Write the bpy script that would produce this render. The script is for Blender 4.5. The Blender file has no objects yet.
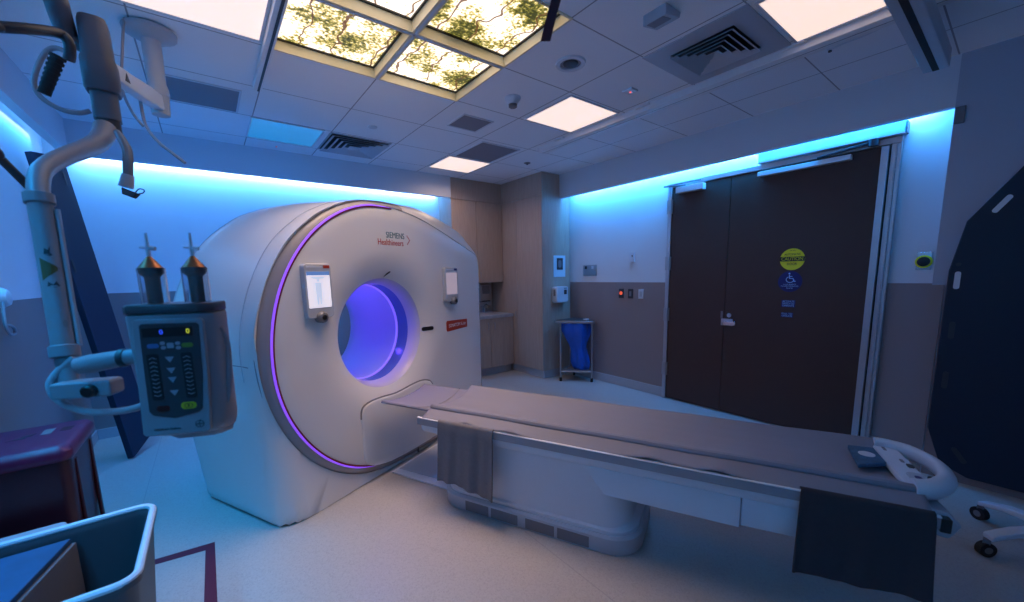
import bpy, bmesh, math, random
from mathutils import Vector, Matrix
random.seed(7)
SC = bpy.context.scene
COL = SC.collection
PI = math.pi
H = 1.5          # camera height
ZC = 2.842       # ceiling height

# ------------------------------------------------------------------ camera
RT = Vector((0.7905493, -0.6120217, -0.02147682))
UP = Vector((0.10407036, 0.09970259, 0.98955988))
FW = Vector((0.60349082, 0.78453097, -0.14251313))
CAM = Vector((0, 0, H))
cd = bpy.data.cameras.new('camera')
co = bpy.data.objects.new('camera', cd)
COL.objects.link(co)
co.matrix_world = Matrix(((RT.x, UP.x, -FW.x, 0), (RT.y, UP.y, -FW.y, 0), (RT.z, UP.z, -FW.z, H), (0, 0, 0, 1)))
cd.sensor_fit = 'HORIZONTAL'
cd.sensor_width = 36
cd.lens = 392.25 / 1024 * 36
cd.shift_y = 29.5 / 1024
cd.clip_start = 0.02
cd.dof.use_dof = True
cd.dof.focus_distance = 3.0
cd.dof.aperture_fstop = 2.0
SC.camera = co


def at(px, py, depth):
    """world point seen at a photo position, at a given distance along the view axis"""
    return CAM + (FW * 392.25 + RT * (px - 512) - UP * (py - 330.5)) * (depth / 392.25)


# ------------------------------------------------------------------ materials
MATS = {}


def mat(name, col, rough=0.5, metal=0.0, var=0.06, scale=40, bump=0.0, emit=None, estr=0.0, coat=0.0, alpha=None, trans=0.0):
    m = bpy.data.materials.new(name)
    m.use_nodes = True
    nt = m.node_tree
    b = nt.nodes['Principled BSDF']
    b.inputs['Roughness'].default_value = rough
    b.inputs['Metallic'].default_value = metal
    b.inputs['Coat Weight'].default_value = coat
    b.inputs['Transmission Weight'].default_value = trans
    tc = nt.nodes.new('ShaderNodeTexCoord')
    n = nt.nodes.new('ShaderNodeTexNoise')
    n.inputs['Scale'].default_value = scale
    n.inputs['Detail'].default_value = 3
    nt.links.new(tc.outputs['Object'], n.inputs['Vector'])
    r = nt.nodes.new('ShaderNodeMix')
    r.data_type = 'RGBA'
    c = Vector(col)
    r.inputs[6].default_value = (*(c * (1 - var)), 1)
    r.inputs[7].default_value = (*[min(1, v) for v in c * (1 + var)], 1)
    nt.links.new(n.outputs['Fac'], r.inputs[0])
    nt.links.new(r.outputs[2], b.inputs['Base Color'])
    if bump:
        bp = nt.nodes.new('ShaderNodeBump')
        bp.inputs['Strength'].default_value = bump
        bp.inputs['Distance'].default_value = 0.002
        nt.links.new(n.outputs['Fac'], bp.inputs['Height'])
        nt.links.new(bp.outputs['Normal'], b.inputs['Normal'])
    if emit:
        b.inputs['Emission Color'].default_value = (*emit, 1)
        b.inputs['Emission Strength'].default_value = estr
    MATS[name] = m
    return m


def N(nt, typ, **kw):
    n = nt.nodes.new(typ)
    for k, v in kw.items():
        setattr(n, k, v)
    return n


def ramp(nt, src, stops, interp='LINEAR'):
    r = nt.nodes.new('ShaderNodeValToRGB')
    r.color_ramp.interpolation = interp
    e = r.color_ramp.elements
    while len(e) < len(stops):
        e.new(0.5)
    for i, (p, c) in enumerate(stops):
        e[i].position = p
        e[i].color = (*c, 1)
    nt.links.new(src, r.inputs[0])
    return r


def mnode(nt, op, a, b=None, c=None):
    m = nt.nodes.new('ShaderNodeMath')
    m.operation = op
    for i, v in enumerate((a, b, c)):
        if v is None:
            continue
        if isinstance(v, (int, float)):
            m.inputs[i].default_value = v
        else:
            nt.links.new(v, m.inputs[i])
    return m.outputs[0]


mat('gantry_white', (0.74, 0.74, 0.74), 0.38, var=0.01, scale=5, coat=0.15)
mat('gantry_grey', (0.30, 0.29, 0.32), 0.4, var=0.02)
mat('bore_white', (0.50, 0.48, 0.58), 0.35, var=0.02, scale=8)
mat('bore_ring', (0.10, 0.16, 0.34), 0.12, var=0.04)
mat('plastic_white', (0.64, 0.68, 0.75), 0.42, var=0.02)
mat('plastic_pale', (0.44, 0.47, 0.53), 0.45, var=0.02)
mat('plastic_grey', (0.18, 0.18, 0.20), 0.45, var=0.03)
mat('injector_dimmed', (0.22, 0.22, 0.25), 0.42, var=0.02)  # white plastic darkened to put its dim surroundings into the colour
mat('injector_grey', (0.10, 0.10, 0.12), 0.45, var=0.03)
mat('plastic_dark', (0.035, 0.036, 0.045), 0.4, var=0.05)
mat('black', (0.008, 0.008, 0.010), 0.4, var=0.1)
mat('rubber', (0.012, 0.012, 0.014), 0.7, var=0.1)
mat('chrome', (0.62, 0.62, 0.64), 0.22, 1.0, var=0.03)
mat('brushed', (0.45, 0.46, 0.48), 0.35, 1.0, var=0.05, scale=90)
mat('rail_alu', (0.80, 0.80, 0.82), 0.4, 0.0, var=0.03)
mat('wall_white', (0.70, 0.72, 0.75), 0.85, var=0.015, scale=120, bump=0.15)
mat('pier_wall_dimmed', (0.43, 0.46, 0.54), 0.85, var=0.015, scale=120, bump=0.15)  # wall white darkened and blued; the dim corner is put into the colour
mat('wall_taupe', (0.29, 0.225, 0.22), 0.6, var=0.03, scale=120, bump=0.1)
mat('base_grey', (0.42, 0.42, 0.45), 0.55, var=0.03)
mat('soffit_white', (0.66, 0.68, 0.73), 0.9, var=0.015, scale=90, bump=0.12)
mat('door_brown', (0.060, 0.026, 0.018), 0.5, var=0.08, scale=12)
mat('steel_frame', (0.50, 0.51, 0.54), 0.38, 0.75, var=0.04)
mat('cushion', (0.225, 0.23, 0.275), 0.75, var=0.04, scale=300, bump=0.15)
mat('towel_grey', (0.16, 0.158, 0.175), 0.95, var=0.12, scale=60, bump=0.5)
mat('towel_dark', (0.035, 0.036, 0.045), 0.95, var=0.12, scale=60, bump=0.5)
mat('pad_teal', (0.05, 0.13, 0.22), 0.85, var=0.5, scale=45)
mat('red_dark', (0.05, 0.004, 0.012), 0.4, var=0.06)
mat('red_lid', (0.13, 0.009, 0.055), 0.38, var=0.05)
mat('tape_red', (0.10, 0.006, 0.03), 0.6, var=0.06)
mat('tape_strap', (0.10, 0.012, 0.02), 0.8, var=0.1)
mat('bin_grey', (0.075, 0.078, 0.09), 0.5, var=0.03)
mat('board_navy', (0.004, 0.014, 0.036), 0.55, var=0.05)
mat('blue_bag', (0.01, 0.11, 0.55), 0.35, var=0.12, scale=18)
mat('blue_sheet', (0.02, 0.085, 0.19), 0.7, var=0.25, scale=14)
mat('label_red', (0.42, 0.035, 0.012), 0.4, var=0.02)
mat('logo_teal', (0.01, 0.14, 0.17), 0.5, var=0.02)
mat('logo_red', (0.50, 0.035, 0.035), 0.5, var=0.02)
mat('ink_white', (0.75, 0.78, 0.82), 0.5, var=0.01)
mat('ink_blue', (0.40, 0.62, 0.95), 0.5, var=0.01)
mat('sign_yellow', (0.88, 0.82, 0.02), 0.45, var=0.03)
mat('sign_blue', (0.004, 0.009, 0.13), 0.45, var=0.03)
mat('paper', (0.55, 0.70, 0.80), 0.7, var=0.03)
mat('btn_yellow', (0.45, 0.38, 0.02), 0.4, var=0.02)
mat('warn_yellow', (0.085, 0.065, 0.012), 0.5, var=0.02)
mat('btn_green', (0.12, 0.20, 0.02), 0.4, var=0.02)
mat('btn_blue', (0.05, 0.13, 0.30), 0.4, var=0.02)
mat('btn_red', (0.06, 0.008, 0.008), 0.4, var=0.02)
mat('btn_grey', (0.25, 0.26, 0.30), 0.4, var=0.02)
mat('copper', (0.42, 0.15, 0.06), 0.3, 0.7, var=0.04)
mat('cable_pale', (0.30, 0.30, 0.34), 0.5, var=0.03)
mat('frame_yellow_lit', (0.78, 0.69, 0.47), 0.45, var=0.02)  # cream stands in for yellow light the panes throw on the reveals
mat('grille', (0.24, 0.24, 0.28), 0.7, var=0.08, scale=200)
mat('panel_added_glow', (0.40, 0.42, 0.46), 0.25, var=0.02, emit=(0.0, 0.36, 0.9), estr=0.42)  # cyan emission added in place of cove light caught by an unlit panel
mat('countertop', (0.42, 0.43, 0.48), 0.3, var=0.35, scale=14)
mat('troffer', (0.9, 0.8, 0.75), 0.6, var=0.01, emit=(1.0, 0.755, 0.63), estr=0.97)
mat('led_cyan', (0.5, 0.7, 1.0), 0.6, emit=(0.10, 0.45, 1.0), estr=4.0)
mat('led_violet', (0.4, 0.2, 0.9), 0.5, emit=(0.27, 0.06, 1.0), estr=0.75)
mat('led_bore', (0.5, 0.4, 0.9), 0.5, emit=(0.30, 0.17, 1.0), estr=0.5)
mat('led_red', (0.7, 0.1, 0.05), 0.5, emit=(1.0, 0.12, 0.05), estr=1.2)
mat('digit_blue', (0.02, 0.05, 0.6), 0.5, emit=(0.03, 0.10, 1.0), estr=0.9)
mat('digit_yellow', (0.5, 0.5, 0.05), 0.5, emit=(0.62, 0.66, 0.02), estr=0.8)
mat('screen_blue', (0.1, 0.2, 0.4), 0.3, emit=(0.07, 0.16, 0.40), estr=0.8)
mat('screen_fig', (0.4, 0.5, 0.6), 0.3, emit=(0.42, 0.47, 0.62), estr=0.9)
mat('screen_white', (0.7, 0.7, 0.7), 0.3, emit=(0.66, 0.62, 0.70), estr=0.85)
mat('screen_dim', (0.5, 0.45, 0.5), 0.3, emit=(0.40, 0.31, 0.36), estr=0.6)
mat('glass_clear', (0.9, 0.95, 1.0), 0.05, var=0.0, trans=0.95)


def wood_mat():
    m = mat('wood_tan', (0.36, 0.26, 0.20), 0.5, var=0.02)
    nt = m.node_tree
    b = nt.nodes['Principled BSDF']
    tc = N(nt, 'ShaderNodeTexCoord')
    mp = N(nt, 'ShaderNodeMapping')
    mp.inputs['Scale'].default_value = (28, 28, 1.6)
    nt.links.new(tc.outputs['Object'], mp.inputs[0])
    n = N(nt, 'ShaderNodeTexNoise')
    n.inputs['Scale'].default_value = 3
    n.inputs['Detail'].default_value = 6
    nt.links.new(mp.outputs[0], n.inputs['Vector'])
    r = ramp(nt, n.outputs['Fac'], [(0.3, (0.42, 0.32, 0.26)), (0.7, (0.50, 0.385, 0.31))])
    nt.links.new(r.outputs[0], b.inputs['Base Color'])


wood_mat()


def floor_mat():
    m = mat('floor_vinyl', (0.5, 0.5, 0.5), 0.42)
    nt = m.node_tree
    b = nt.nodes['Principled BSDF']
    tc = N(nt, 'ShaderNodeTexCoord')
    v = N(nt, 'ShaderNodeTexVoronoi')
    v.inputs['Scale'].default_value = 160
    nt.links.new(tc.outputs['Object'], v.inputs['Vector'])
    r = ramp(nt, v.outputs['Color'], [(0.15, (0.39, 0.37, 0.355)), (0.35, (0.43, 0.41, 0.39)), (0.9, (0.465, 0.445, 0.425))])
    # welded sheet seams every 1.83 m
    s = N(nt, 'ShaderNodeSeparateXYZ')
    nt.links.new(tc.outputs['Object'], s.inputs[0])
    d = mnode(nt, 'PINGPONG', mnode(nt, 'ADD', s.outputs[0], 0.5), 0.915)
    k = mnode(nt, 'LESS_THAN', d, 0.003)
    mx = N(nt, 'ShaderNodeMix', data_type='RGBA')
    nt.links.new(mnode(nt, 'MULTIPLY', k, 0.35), mx.inputs[0])
    nt.links.new(r.outputs[0], mx.inputs[6])
    mx.inputs[7].default_value = (0.2, 0.2, 0.22, 1)
    nt.links.new(mx.outputs[2], b.inputs['Base Color'])
    b.inputs['Roughness'].default_value = 0.40


floor_mat()


def ceiling_mat():
    m = mat('ceiling_tile', (0.6, 0.6, 0.6), 0.9)
    nt = m.node_tree
    b = nt.nodes['Principled BSDF']
    tc = N(nt, 'ShaderNodeTexCoord')
    s = N(nt, 'ShaderNodeSeparateXYZ')
    nt.links.new(tc.outputs['Object'], s.inputs[0])

    def line(o, off, sp):
        x = mnode(nt, 'FRACT', mnode(nt, 'DIVIDE', mnode(nt, 'SUBTRACT', o, off), sp))
        x = mnode(nt, 'MULTIPLY', mnode(nt, 'ABSOLUTE', mnode(nt, 'SUBTRACT', x, 0.5)), sp)
        return mnode(nt, 'SUBTRACT', sp / 2, x)   # distance to the nearest joint
    dx = line(s.outputs[0], 1.065, 0.6195)
    dy = line(s.outputs[1], 1.005, 0.609)
    d = mnode(nt, 'MINIMUM', dx, dy)
    k = mnode(nt, 'LESS_THAN', d, 0.0042)
    n = N(nt, 'ShaderNodeTexNoise')
    n.inputs['Scale'].default_value = 190
    nt.links.new(tc.outputs['Object'], n.inputs['Vector'])
    r = ramp(nt, n.outputs['Fac'], [(0.35, (0.82, 0.85, 0.90)), (0.6, (0.88, 0.91, 0.95))])
    mx = N(nt, 'ShaderNodeMix', data_type='RGBA')
    nt.links.new(mnode(nt, 'MULTIPLY', k, 0.75), mx.inputs[0])
    nt.links.new(r.outputs[0], mx.inputs[6])
    mx.inputs[7].default_value = (0.16, 0.16, 0.19, 1)
    nt.links.new(mx.outputs[2], b.inputs['Base Color'])


ceiling_mat()


def foliage_mat():
    """backlit photograph of a tree canopy against a bright sky (generic leaves and branches)"""
    m = mat('canopy_print', (0.1, 0.1, 0.1), 0.3)
    nt = m.node_tree
    b = nt.nodes['Principled BSDF']
    b.inputs['Base Color'].default_value = (0.02, 0.02, 0.02, 1)
    for l in list(b.inputs['Base Color'].links):
        nt.links.remove(l)
    tc = N(nt, 'ShaderNodeTexCoord')
    oi = N(nt, 'ShaderNodeObjectInfo')
    ad = N(nt, 'ShaderNodeVectorMath', operation='ADD')
    nt.links.new(tc.outputs['Object'], ad.inputs[0])
    sc = N(nt, 'ShaderNodeVectorMath', operation='SCALE')
    nt.links.new(oi.outputs['Location'], sc.inputs[0])
    sc.inputs['Scale'].default_value = 3.7
    nt.links.new(sc.outputs[0], ad.inputs[1])
    P = ad.outputs[0]
    n1 = N(nt, 'ShaderNodeTexNoise')
    n1.inputs['Scale'].default_value = 4.2
    n1.inputs['Detail'].default_value = 2
    nt.links.new(P, n1.inputs['Vector'])
    n2 = N(nt, 'ShaderNodeTexNoise')
    n2.inputs['Scale'].default_value = 62
    n2.inputs['Detail'].default_value = 4
    nt.links.new(P, n2.inputs['Vector'])
    mixv = mnode(nt, 'ADD', mnode(nt, 'MULTIPLY', n1.outputs['Fac'], 0.75), mnode(nt, 'MULTIPLY', n2.outputs['Fac'], 0.62))
    r = ramp(nt, mixv, [(0.535, (0.06, 0.065, 0.015)), (0.605, (0.24, 0.22, 0.04)), (0.66, (0.80, 0.62, 0.16)), (0.70, (1.3, 1.05, 0.55)), (0.74, (1.75, 1.5, 1.3))])
    w = N(nt, 'ShaderNodeTexWave')
    w.inputs['Scale'].default_value = 1.5
    w.inputs['Distortion'].default_value = 3.5
    w.inputs['Detail'].default_value = 2
    w.inputs['Detail Scale'].default_value = 3.0
    nt.links.new(P, w.inputs['Vector'])
    k = mnode(nt, 'GREATER_THAN', w.outputs['Fac'], 0.993)
    mx = N(nt, 'ShaderNodeMix', data_type='RGBA')
    nt.links.new(mnode(nt, 'MULTIPLY', k, 0.9), mx.inputs[0])
    nt.links.new(r.outputs[0], mx.inputs[6])
    mx.inputs[7].default_value = (0.17, 0.06, 0.02, 1)
    nt.links.new(mx.outputs[2], b.inputs['Emission Color'])
    b.inputs['Emission Strength'].default_value = 0.95


foliage_mat()

# ------------------------------------------------------------------ mesh builder


class Frame:
    def __init__(s, o, a):
        s.o = Vector(o)
        s.a = a
        s.x = Vector((math.cos(a), math.sin(a), 0))
        s.y = Vector((-math.sin(a), math.cos(a), 0))

    def w(s, p):
        return s.o + s.x * p[0] + s.y * p[1] + Vector((0, 0, p[2]))

    def l(s, P):
        d = Vector(P) - s.o
        return Vector((d.dot(s.x), d.dot(s.y), d.z))


W = Frame((0, 0, 0), 0)
TH = math.radians(24.8)
G = Frame((0.709, 2.742, 0), TH)                 # scanner: x to its right, y into the gantry, table towards -y
I = Frame((-0.1122, 1.3812, 0), math.radians(-23.6))   # injector head
ORG = {}


class MB:
    def __init__(s):
        s.v = []
        s.f = []

    def add(s, vs, fs):
        b = len(s.v)
        s.v += [Vector(p) for p in vs]
        s.f += [tuple(b + i for i in f) for f in fs]
        return s

    def box(s, x0, x1, y0, y1, z0, z1):
        vs = [(x, y, z) for z in (z0, z1) for y in (y0, y1) for x in (x0, x1)]
        return s.add(vs, [(0, 2, 3, 1), (4, 5, 7, 6), (0, 1, 5, 4), (2, 6, 7, 3), (0, 4, 6, 2), (1, 3, 7, 5)])

    def quad8(s, a, b):
        """hexahedron from two matching quads"""
        return s.add(list(a) + list(b), [(3, 2, 1, 0), (4, 5, 6, 7)] + [(i, (i + 1) % 4, 4 + (i + 1) % 4, 4 + i) for i in range(4)])

    def prism(s, poly, axis, a0, a1):
        n = len(poly)

        def P(u, v, a):
            return {'x': (a, u, v), 'y': (u, a, v), 'z': (u, v, a)}[axis]
        vs = [P(u, v, a0) for u, v in poly] + [P(u, v, a1) for u, v in poly]
        return s.add(vs, [tuple(range(n - 1, -1, -1)), tuple(range(n, 2 * n))] + [(i, (i + 1) % n, n + (i + 1) % n, n + i) for i in range(n)])

    def loft(s, rings, cap0=True, cap1=True, closed=True):
        n = len(rings[0])
        fs = []
        for k in range(len(rings) - 1):
            for i in range(n if closed else n - 1):
                j = (i + 1) % n
                fs.append((k * n + i, k * n + j, (k + 1) * n + j, (k + 1) * n + i))
        if cap0:
            fs.append(tuple(range(n - 1, -1, -1)))
        if cap1:
            fs.append(tuple((len(rings) - 1) * n + i for i in range(n)))
        return s.add([p for r in rings for p in r], fs)

    def tube(s, pts, r, n=12, smooth=0, cap=True):
        pts = [Vector(p) for p in pts]
        rs = list(r) if isinstance(r, (list, tuple)) else [r] * len(pts)
        if smooth:
            P, R = [], []
            for i in range(len(pts) - 1):
                p0, p1, p2, p3 = pts[max(i - 1, 0)], pts[i], pts[i + 1], pts[min(i + 2, len(pts) - 1)]
                for k in range(smooth):
                    t = k / smooth
                    P.append(0.5 * ((2 * p1) + (p2 - p0) * t + (2 * p0 - 5 * p1 + 4 * p2 - p3) * t * t + (3 * p1 - p0 - 3 * p2 + p3) * t ** 3))
                    R.append(rs[i] * (1 - t) + rs[i + 1] * t)
            P.append(pts[-1])
            R.append(rs[-1])
            pts, rs = P, R
        rings = []
        nrm = None
        for i, p in enumerate(pts):
            t = (pts[min(i + 1, len(pts) - 1)] - pts[max(i - 1, 0)]).normalized()
            if nrm is None:
                nrm = t.orthogonal().normalized()
            nrm = (nrm - t * nrm.dot(t)).normalized()
            b = t.cross(nrm)
            rings.append([p + (nrm * math.cos(2 * PI * k / n) + b * math.sin(2 * PI * k / n)) * rs[i] for k in range(n)])
        return s.loft(rings, cap, cap)

    def lathe(s, prof, c, axis='z', n=32, cap=True):
        """prof: (radius, height) pairs along the axis"""
        c = Vector(c)
        rings = []
        for r, h in prof:
            ring = []
            for k in range(n):
                a = 2 * PI * k / n
                u, v = r * math.cos(a), r * math.sin(a)
                ring.append(c + Vector({'z': (u, v, h), 'x': (h, u, v), 'y': (v, h, u)}[axis]))
            rings.append(ring)
        return s.loft(rings, cap, cap)

    def ring(s, prof, c, axis='z', n=48):
        """closed torus-like lathe: prof is a closed (radius, height) loop"""
        return s.lathe(list(prof) + [prof[0]], c, axis, n, cap=False)

    def sheet(s, fn, nu, nv, th=0.0):
        g = [[Vector(fn(i / nu, j / nv)) for j in range(nv + 1)] for i in range(nu + 1)]
        fs = [(i * (nv + 1) + j, (i + 1) * (nv + 1) + j, (i + 1) * (nv + 1) + j + 1, i * (nv + 1) + j + 1) for i in range(nu) for j in range(nv)]
        return s.add([p for r in g for p in r], fs)


def rrect(x0, x1, y0, y1, r, n=6):
    o = []
    for cx, cy, a0 in ((x1 - r, y1 - r, 0), (x0 + r, y1 - r, PI / 2), (x0 + r, y0 + r, PI), (x1 - r, y0 + r, 3 * PI / 2)):
        for k in range(n + 1):
            a = a0 + PI / 2 * k / n
            o.append((cx + r * math.cos(a), cy + r * math.sin(a)))
    return o


def build(mb, name, m, parent=None, fr=W, bevel=0.0, seg=2, ang=35, solid=0.0, org=None, weld=False):
    if parent is not None:
        fr, org = ORG[parent.name]
    if org is None:
        xs = [p.x for p in mb.v]
        ys = [p.y for p in mb.v]
        zs = [p.z for p in mb.v]
        org = Vector(((min(xs) + max(xs)) / 2, (min(ys) + max(ys)) / 2, min(zs)))
    org = Vector(org)
    me = bpy.data.meshes.new(name)
    me.from_pydata([p - org for p in mb.v], [], mb.f)
    bm = bmesh.new()
    bm.from_mesh(me)
    if weld:
        bmesh.ops.remove_doubles(bm, verts=bm.verts, dist=1e-5)
    bmesh.ops.recalc_face_normals(bm, faces=bm.faces)
    bm.to_mesh(me)
    bm.free()
    for p in me.polygons:
        p.use_smooth = True
    me.set_sharp_from_angle(angle=math.radians(ang))
    me.materials.append(MATS[m] if isinstance(m, str) else m)
    o = bpy.data.objects.new(name, me)
    COL.objects.link(o)
    if parent is not None:
        o.parent = parent
    else:
        o.location = fr.w(org)
        o.rotation_euler = (0, 0, fr.a)
    ORG[o.name] = (fr, org)
    if solid:
        md = o.modifiers.new('solid', 'SOLIDIFY')
        md.thickness = solid
        md.offset = 0
    if bevel:
        md = o.modifiers.new('bevel', 'BEVEL')
        md.width = bevel
        md.segments = seg
        md.limit_method = 'ANGLE'
        md.angle_limit = math.radians(40)
        md.harden_normals = True
    return o


def tag(o, label, cat, group=None):
    o['label'] = label
    o['category'] = cat
    if group:
        o['group'] = group
    return o


def struct(o):
    o['kind'] = 'structure'
    return o


def thing(name, label, cat, org, fr=W, group=None):
    o = bpy.data.objects.new(name, None)
    o.empty_display_size = 0.1
    COL.objects.link(o)
    org = Vector(org)
    o.location = fr.w(org)
    o.rotation_euler = (0, 0, fr.a)
    ORG[o.name] = (fr, org)
    return tag(o, label, cat, group)


def plabel(o, s):
    o['label'] = s
    return o


def text(name, body, m, parent, pos, size, facing, fr=None, width=None, ext=0.0006, align='CENTER', up=None):
    """lettering as real mesh; facing = outward normal in the frame of the parent, laid upright"""
    cu = bpy.data.curves.new('lettering_curve', 'FONT')
    cu.body = body
    cu.size = size
    cu.align_x = align
    cu.align_y = 'CENTER'
    cu.extrude = ext
    tmp = bpy.data.objects.new('lettering_tmp', cu)
    COL.objects.link(tmp)
    dg = bpy.context.evaluated_depsgraph_get()
    me = bpy.data.meshes.new_from_object(tmp.evaluated_get(dg))
    bpy.data.objects.remove(tmp)
    n = Vector(facing).normalized()
    upv = Vector(up) if up else Vector((0, 0, 1))
    upv = (upv - n * upv.dot(n)).normalized()
    rt = upv.cross(n)
    xs = [v.co.x for v in me.vertices] or [0]
    sx = 1.0
    if width:
        sx = width / max(1e-6, (max(xs) - min(xs)))
    f, org = ORG[parent.name]
    p = Vector(pos) - org
    for v in me.vertices:
        c = v.co.copy()
        v.co = p + rt * (c.x * sx) + upv * c.y + n * c.z
    me.materials.clear()
    me.materials.append(MATS[m])
    o = bpy.data.objects.new(name, me)
    COL.objects.link(o)
    o.parent = parent
    ORG[o.name] = (f, org)
    return o


def area_light(name, loc, direction, sx, sy, power, col, spread=PI, roll=None):
    L = bpy.data.lights.new(name, 'AREA')
    L.shape = 'RECTANGLE'
    L.size = sx
    L.size_y = sy
    L.energy = power
    L.color = col
    L.spread = spread
    o = bpy.data.objects.new(name, L)
    COL.objects.link(o)
    o.location = loc
    d = Vector(direction).normalized()
    z = -d
    x = Vector(roll).normalized()
    x = (x - z * x.dot(z)).normalized()
    y = z.cross(x)
    o.rotation_euler = Matrix((x, y, z)).transposed().to_euler()
    return o


# ------------------------------------------------------------------ room shell
XL, XR, YB, YF = -1.0, 4.22, 5.33, -1.7
struct(build(MB().box(XL - .1, XR + .1, YF - .1, YB + .1, -0.1, 0), 'floor', 'floor_vinyl', org=(0, 0, 0)))
SK = (0.445, 1.69, 1.605, 2.838)     # opening of the picture skylight
cm = MB()
for a in ((XL - .1, SK[0], YF - .1, YB + .1), (SK[1], XR + .1, YF - .1, YB + .1), (SK[0], SK[1], YF - .1, SK[2]), (SK[0], SK[1], SK[3], YB + .1)):
    cm.box(*a, ZC, ZC + 0.12)
struct(build(cm, 'ceiling', 'ceiling_tile', org=(0, 0, 0)))
struct(build(MB().box(XL - .1, XL, YF, YB, 0, ZC), 'wall_left', 'wall_white'))
struct(build(MB().box(XL - .1, XR + .1, YB, YB + .1, 0, ZC), 'wall_back', 'wall_white'))
struct(build(MB().box(XR, XR + .1, 0.39, YB, 0, ZC), 'wall_right', 'wall_white'))
struct(build(MB().box(XL - .1, XR + .1, YF - .1, YF, 0, ZC), 'wall_front', 'wall_white'))
struct(build(MB().box(4.0, XR + .1, YF, 0.385, 0, ZC), 'wall_pier', 'pier_wall_dimmed'))
# taupe wall cladding below chair-rail height
struct(build(MB().box(XL, XL + .012, YF, YB, 0.1, 1.40), 'trim_1', 'wall_taupe'))
struct(build(MB().box(XL + .012, 2.79, YB - .012, YB, 0.1, 1.40), 'trim_2', 'wall_taupe'))
struct(build(MB().box(XR - .012, XR, 2.52, 4.05, 0.1, 1.366), 'trim_3', 'wall_taupe'))
struct(build(MB().box(XR - .012, XR, 0.39, 0.645, 0.1, 1.366), 'trim_4', 'wall_taupe'))
struct(build(MB().box(3.988, 4.0, 0.325, 0.385, 0.0, 1.362), 'trim_5', 'wall_taupe'))
struct(build(MB().box(3.988, 4.0, YF, 0.318, 0.0, 1.362), 'trim_6', 'wall_taupe'))
for i, b in enumerate(((XR - .02, XR, 2.52, 4.05, 0, 0.115), (XR - .02, XR, 0.39, 0.645, 0, 0.115), (XL, XL + .02, YF, YB, 0, 0.1), (XL + .02, 2.79, YB - .02, YB, 0, 0.1))):
    struct(build(MB().box(*b), 'baseboard_' + ('right', 'doorside', 'left', 'back')[i], 'base_grey', bevel=0.004))
# light-cove soffits (hollow behind, LED hidden in the slot)
struct(build(MB().box(-0.85, -0.79, YF, 4.94, 2.575, ZC), 'trim_7', 'soffit_white'))
struct(build(MB().box(-0.85, 2.79, 4.94, 5.00, 2.565, ZC), 'trim_8', 'soffit_white'))
struct(build(MB().box(4.0, 4.06, 0.385, 4.055, 2.525, ZC), 'trim_9', 'soffit_white'))
for nm, b in (('left', (-.99, -.96, YF, 5.2, 2.80, 2.81)), ('back', (-.9, 2.77, 5.285, 5.32, 2.70, 2.715)), ('right', (4.17, 4.205, .42, 4.03, 2.70, 2.715))):
    tag(build(MB().box(*b), 'light_rail', 'led_cyan', bevel=0.003),
        {'left': 'hidden cyan light strip in the slot above the left wall', 'back': 'hidden cyan light strip in the slot behind the scanner', 'right': 'hidden cyan light strip in the slot above the brown double door'}[nm], 'light strip')

# ------------------------------------------------------------------ ceiling fittings


def ceiling_panel(name, label, x0, x1, y0, y1, m, cat='ceiling light', group=None, fm='plastic_white'):
    t = thing(name, label, cat, ((x0 + x1) / 2, (y0 + y1) / 2, ZC), W, group)
    f = MB()
    e, z = 0.014, ZC - 0.008
    f.box(x0, x1, y0, y0 + e, z, ZC).box(x0, x1, y1 - e, y1, z, ZC).box(x0, x0 + e, y0 + e, y1 - e, z, ZC).box(x1 - e, x1, y0 + e, y1 - e, z, ZC)
    build(f, 'frame', fm, t)
    build(MB().box(x0 + e, x1 - e, y0 + e, y1 - e, ZC - 0.004, ZC), 'diffuser' if cat == 'ceiling light' else 'panel', m, t)
    return t


CL = 'lit troffers in the ceiling'
ceiling_panel('ceiling_light', 'lit square ceiling panel near the corner above the wooden cabinets', 2.315, 2.90, 4.10, 4.655, 'troffer', group=CL)
ceiling_panel('ceiling_light', 'lit square ceiling panel between the smoke detector and the ceiling track', 2.345, 2.93, 2.245, 2.815, 'troffer', group=CL)
ceiling_panel('ceiling_light', 'lit ceiling panel beside the square air diffuser and the crossing tracks', 2.36, 2.955, 0.38, 0.98, 'troffer', group=CL)
ceiling_panel('ceiling_light', 'large lit ceiling panel left of the tree pictures, above the injector arm', -0.21, 0.392, 1.60, 2.79, 'troffer', group=CL)
ceiling_panel('ceiling_light', 'unlit ceiling panel with added cyan glow beside the louvred vent', 0.435, 1.01, 4.055, 4.62, 'panel_added_glow')
ceiling_panel('return_grille', 'dark grey ceiling grille beside the lit panel over the cabinets', 2.365, 2.86, 3.50, 4.085, 'grille', 'grille')
ceiling_panel('return_grille', 'dark grey ceiling panel behind the injector ceiling column', -0.17, 0.345, 3.56, 4.02, 'grille', 'grille')
ceiling_panel('speaker_grille', 'square perforated speaker grille between smoke detector and cabinets', 1.855, 2.165, 3.01, 3.315, 'grille', 'speaker')

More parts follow.
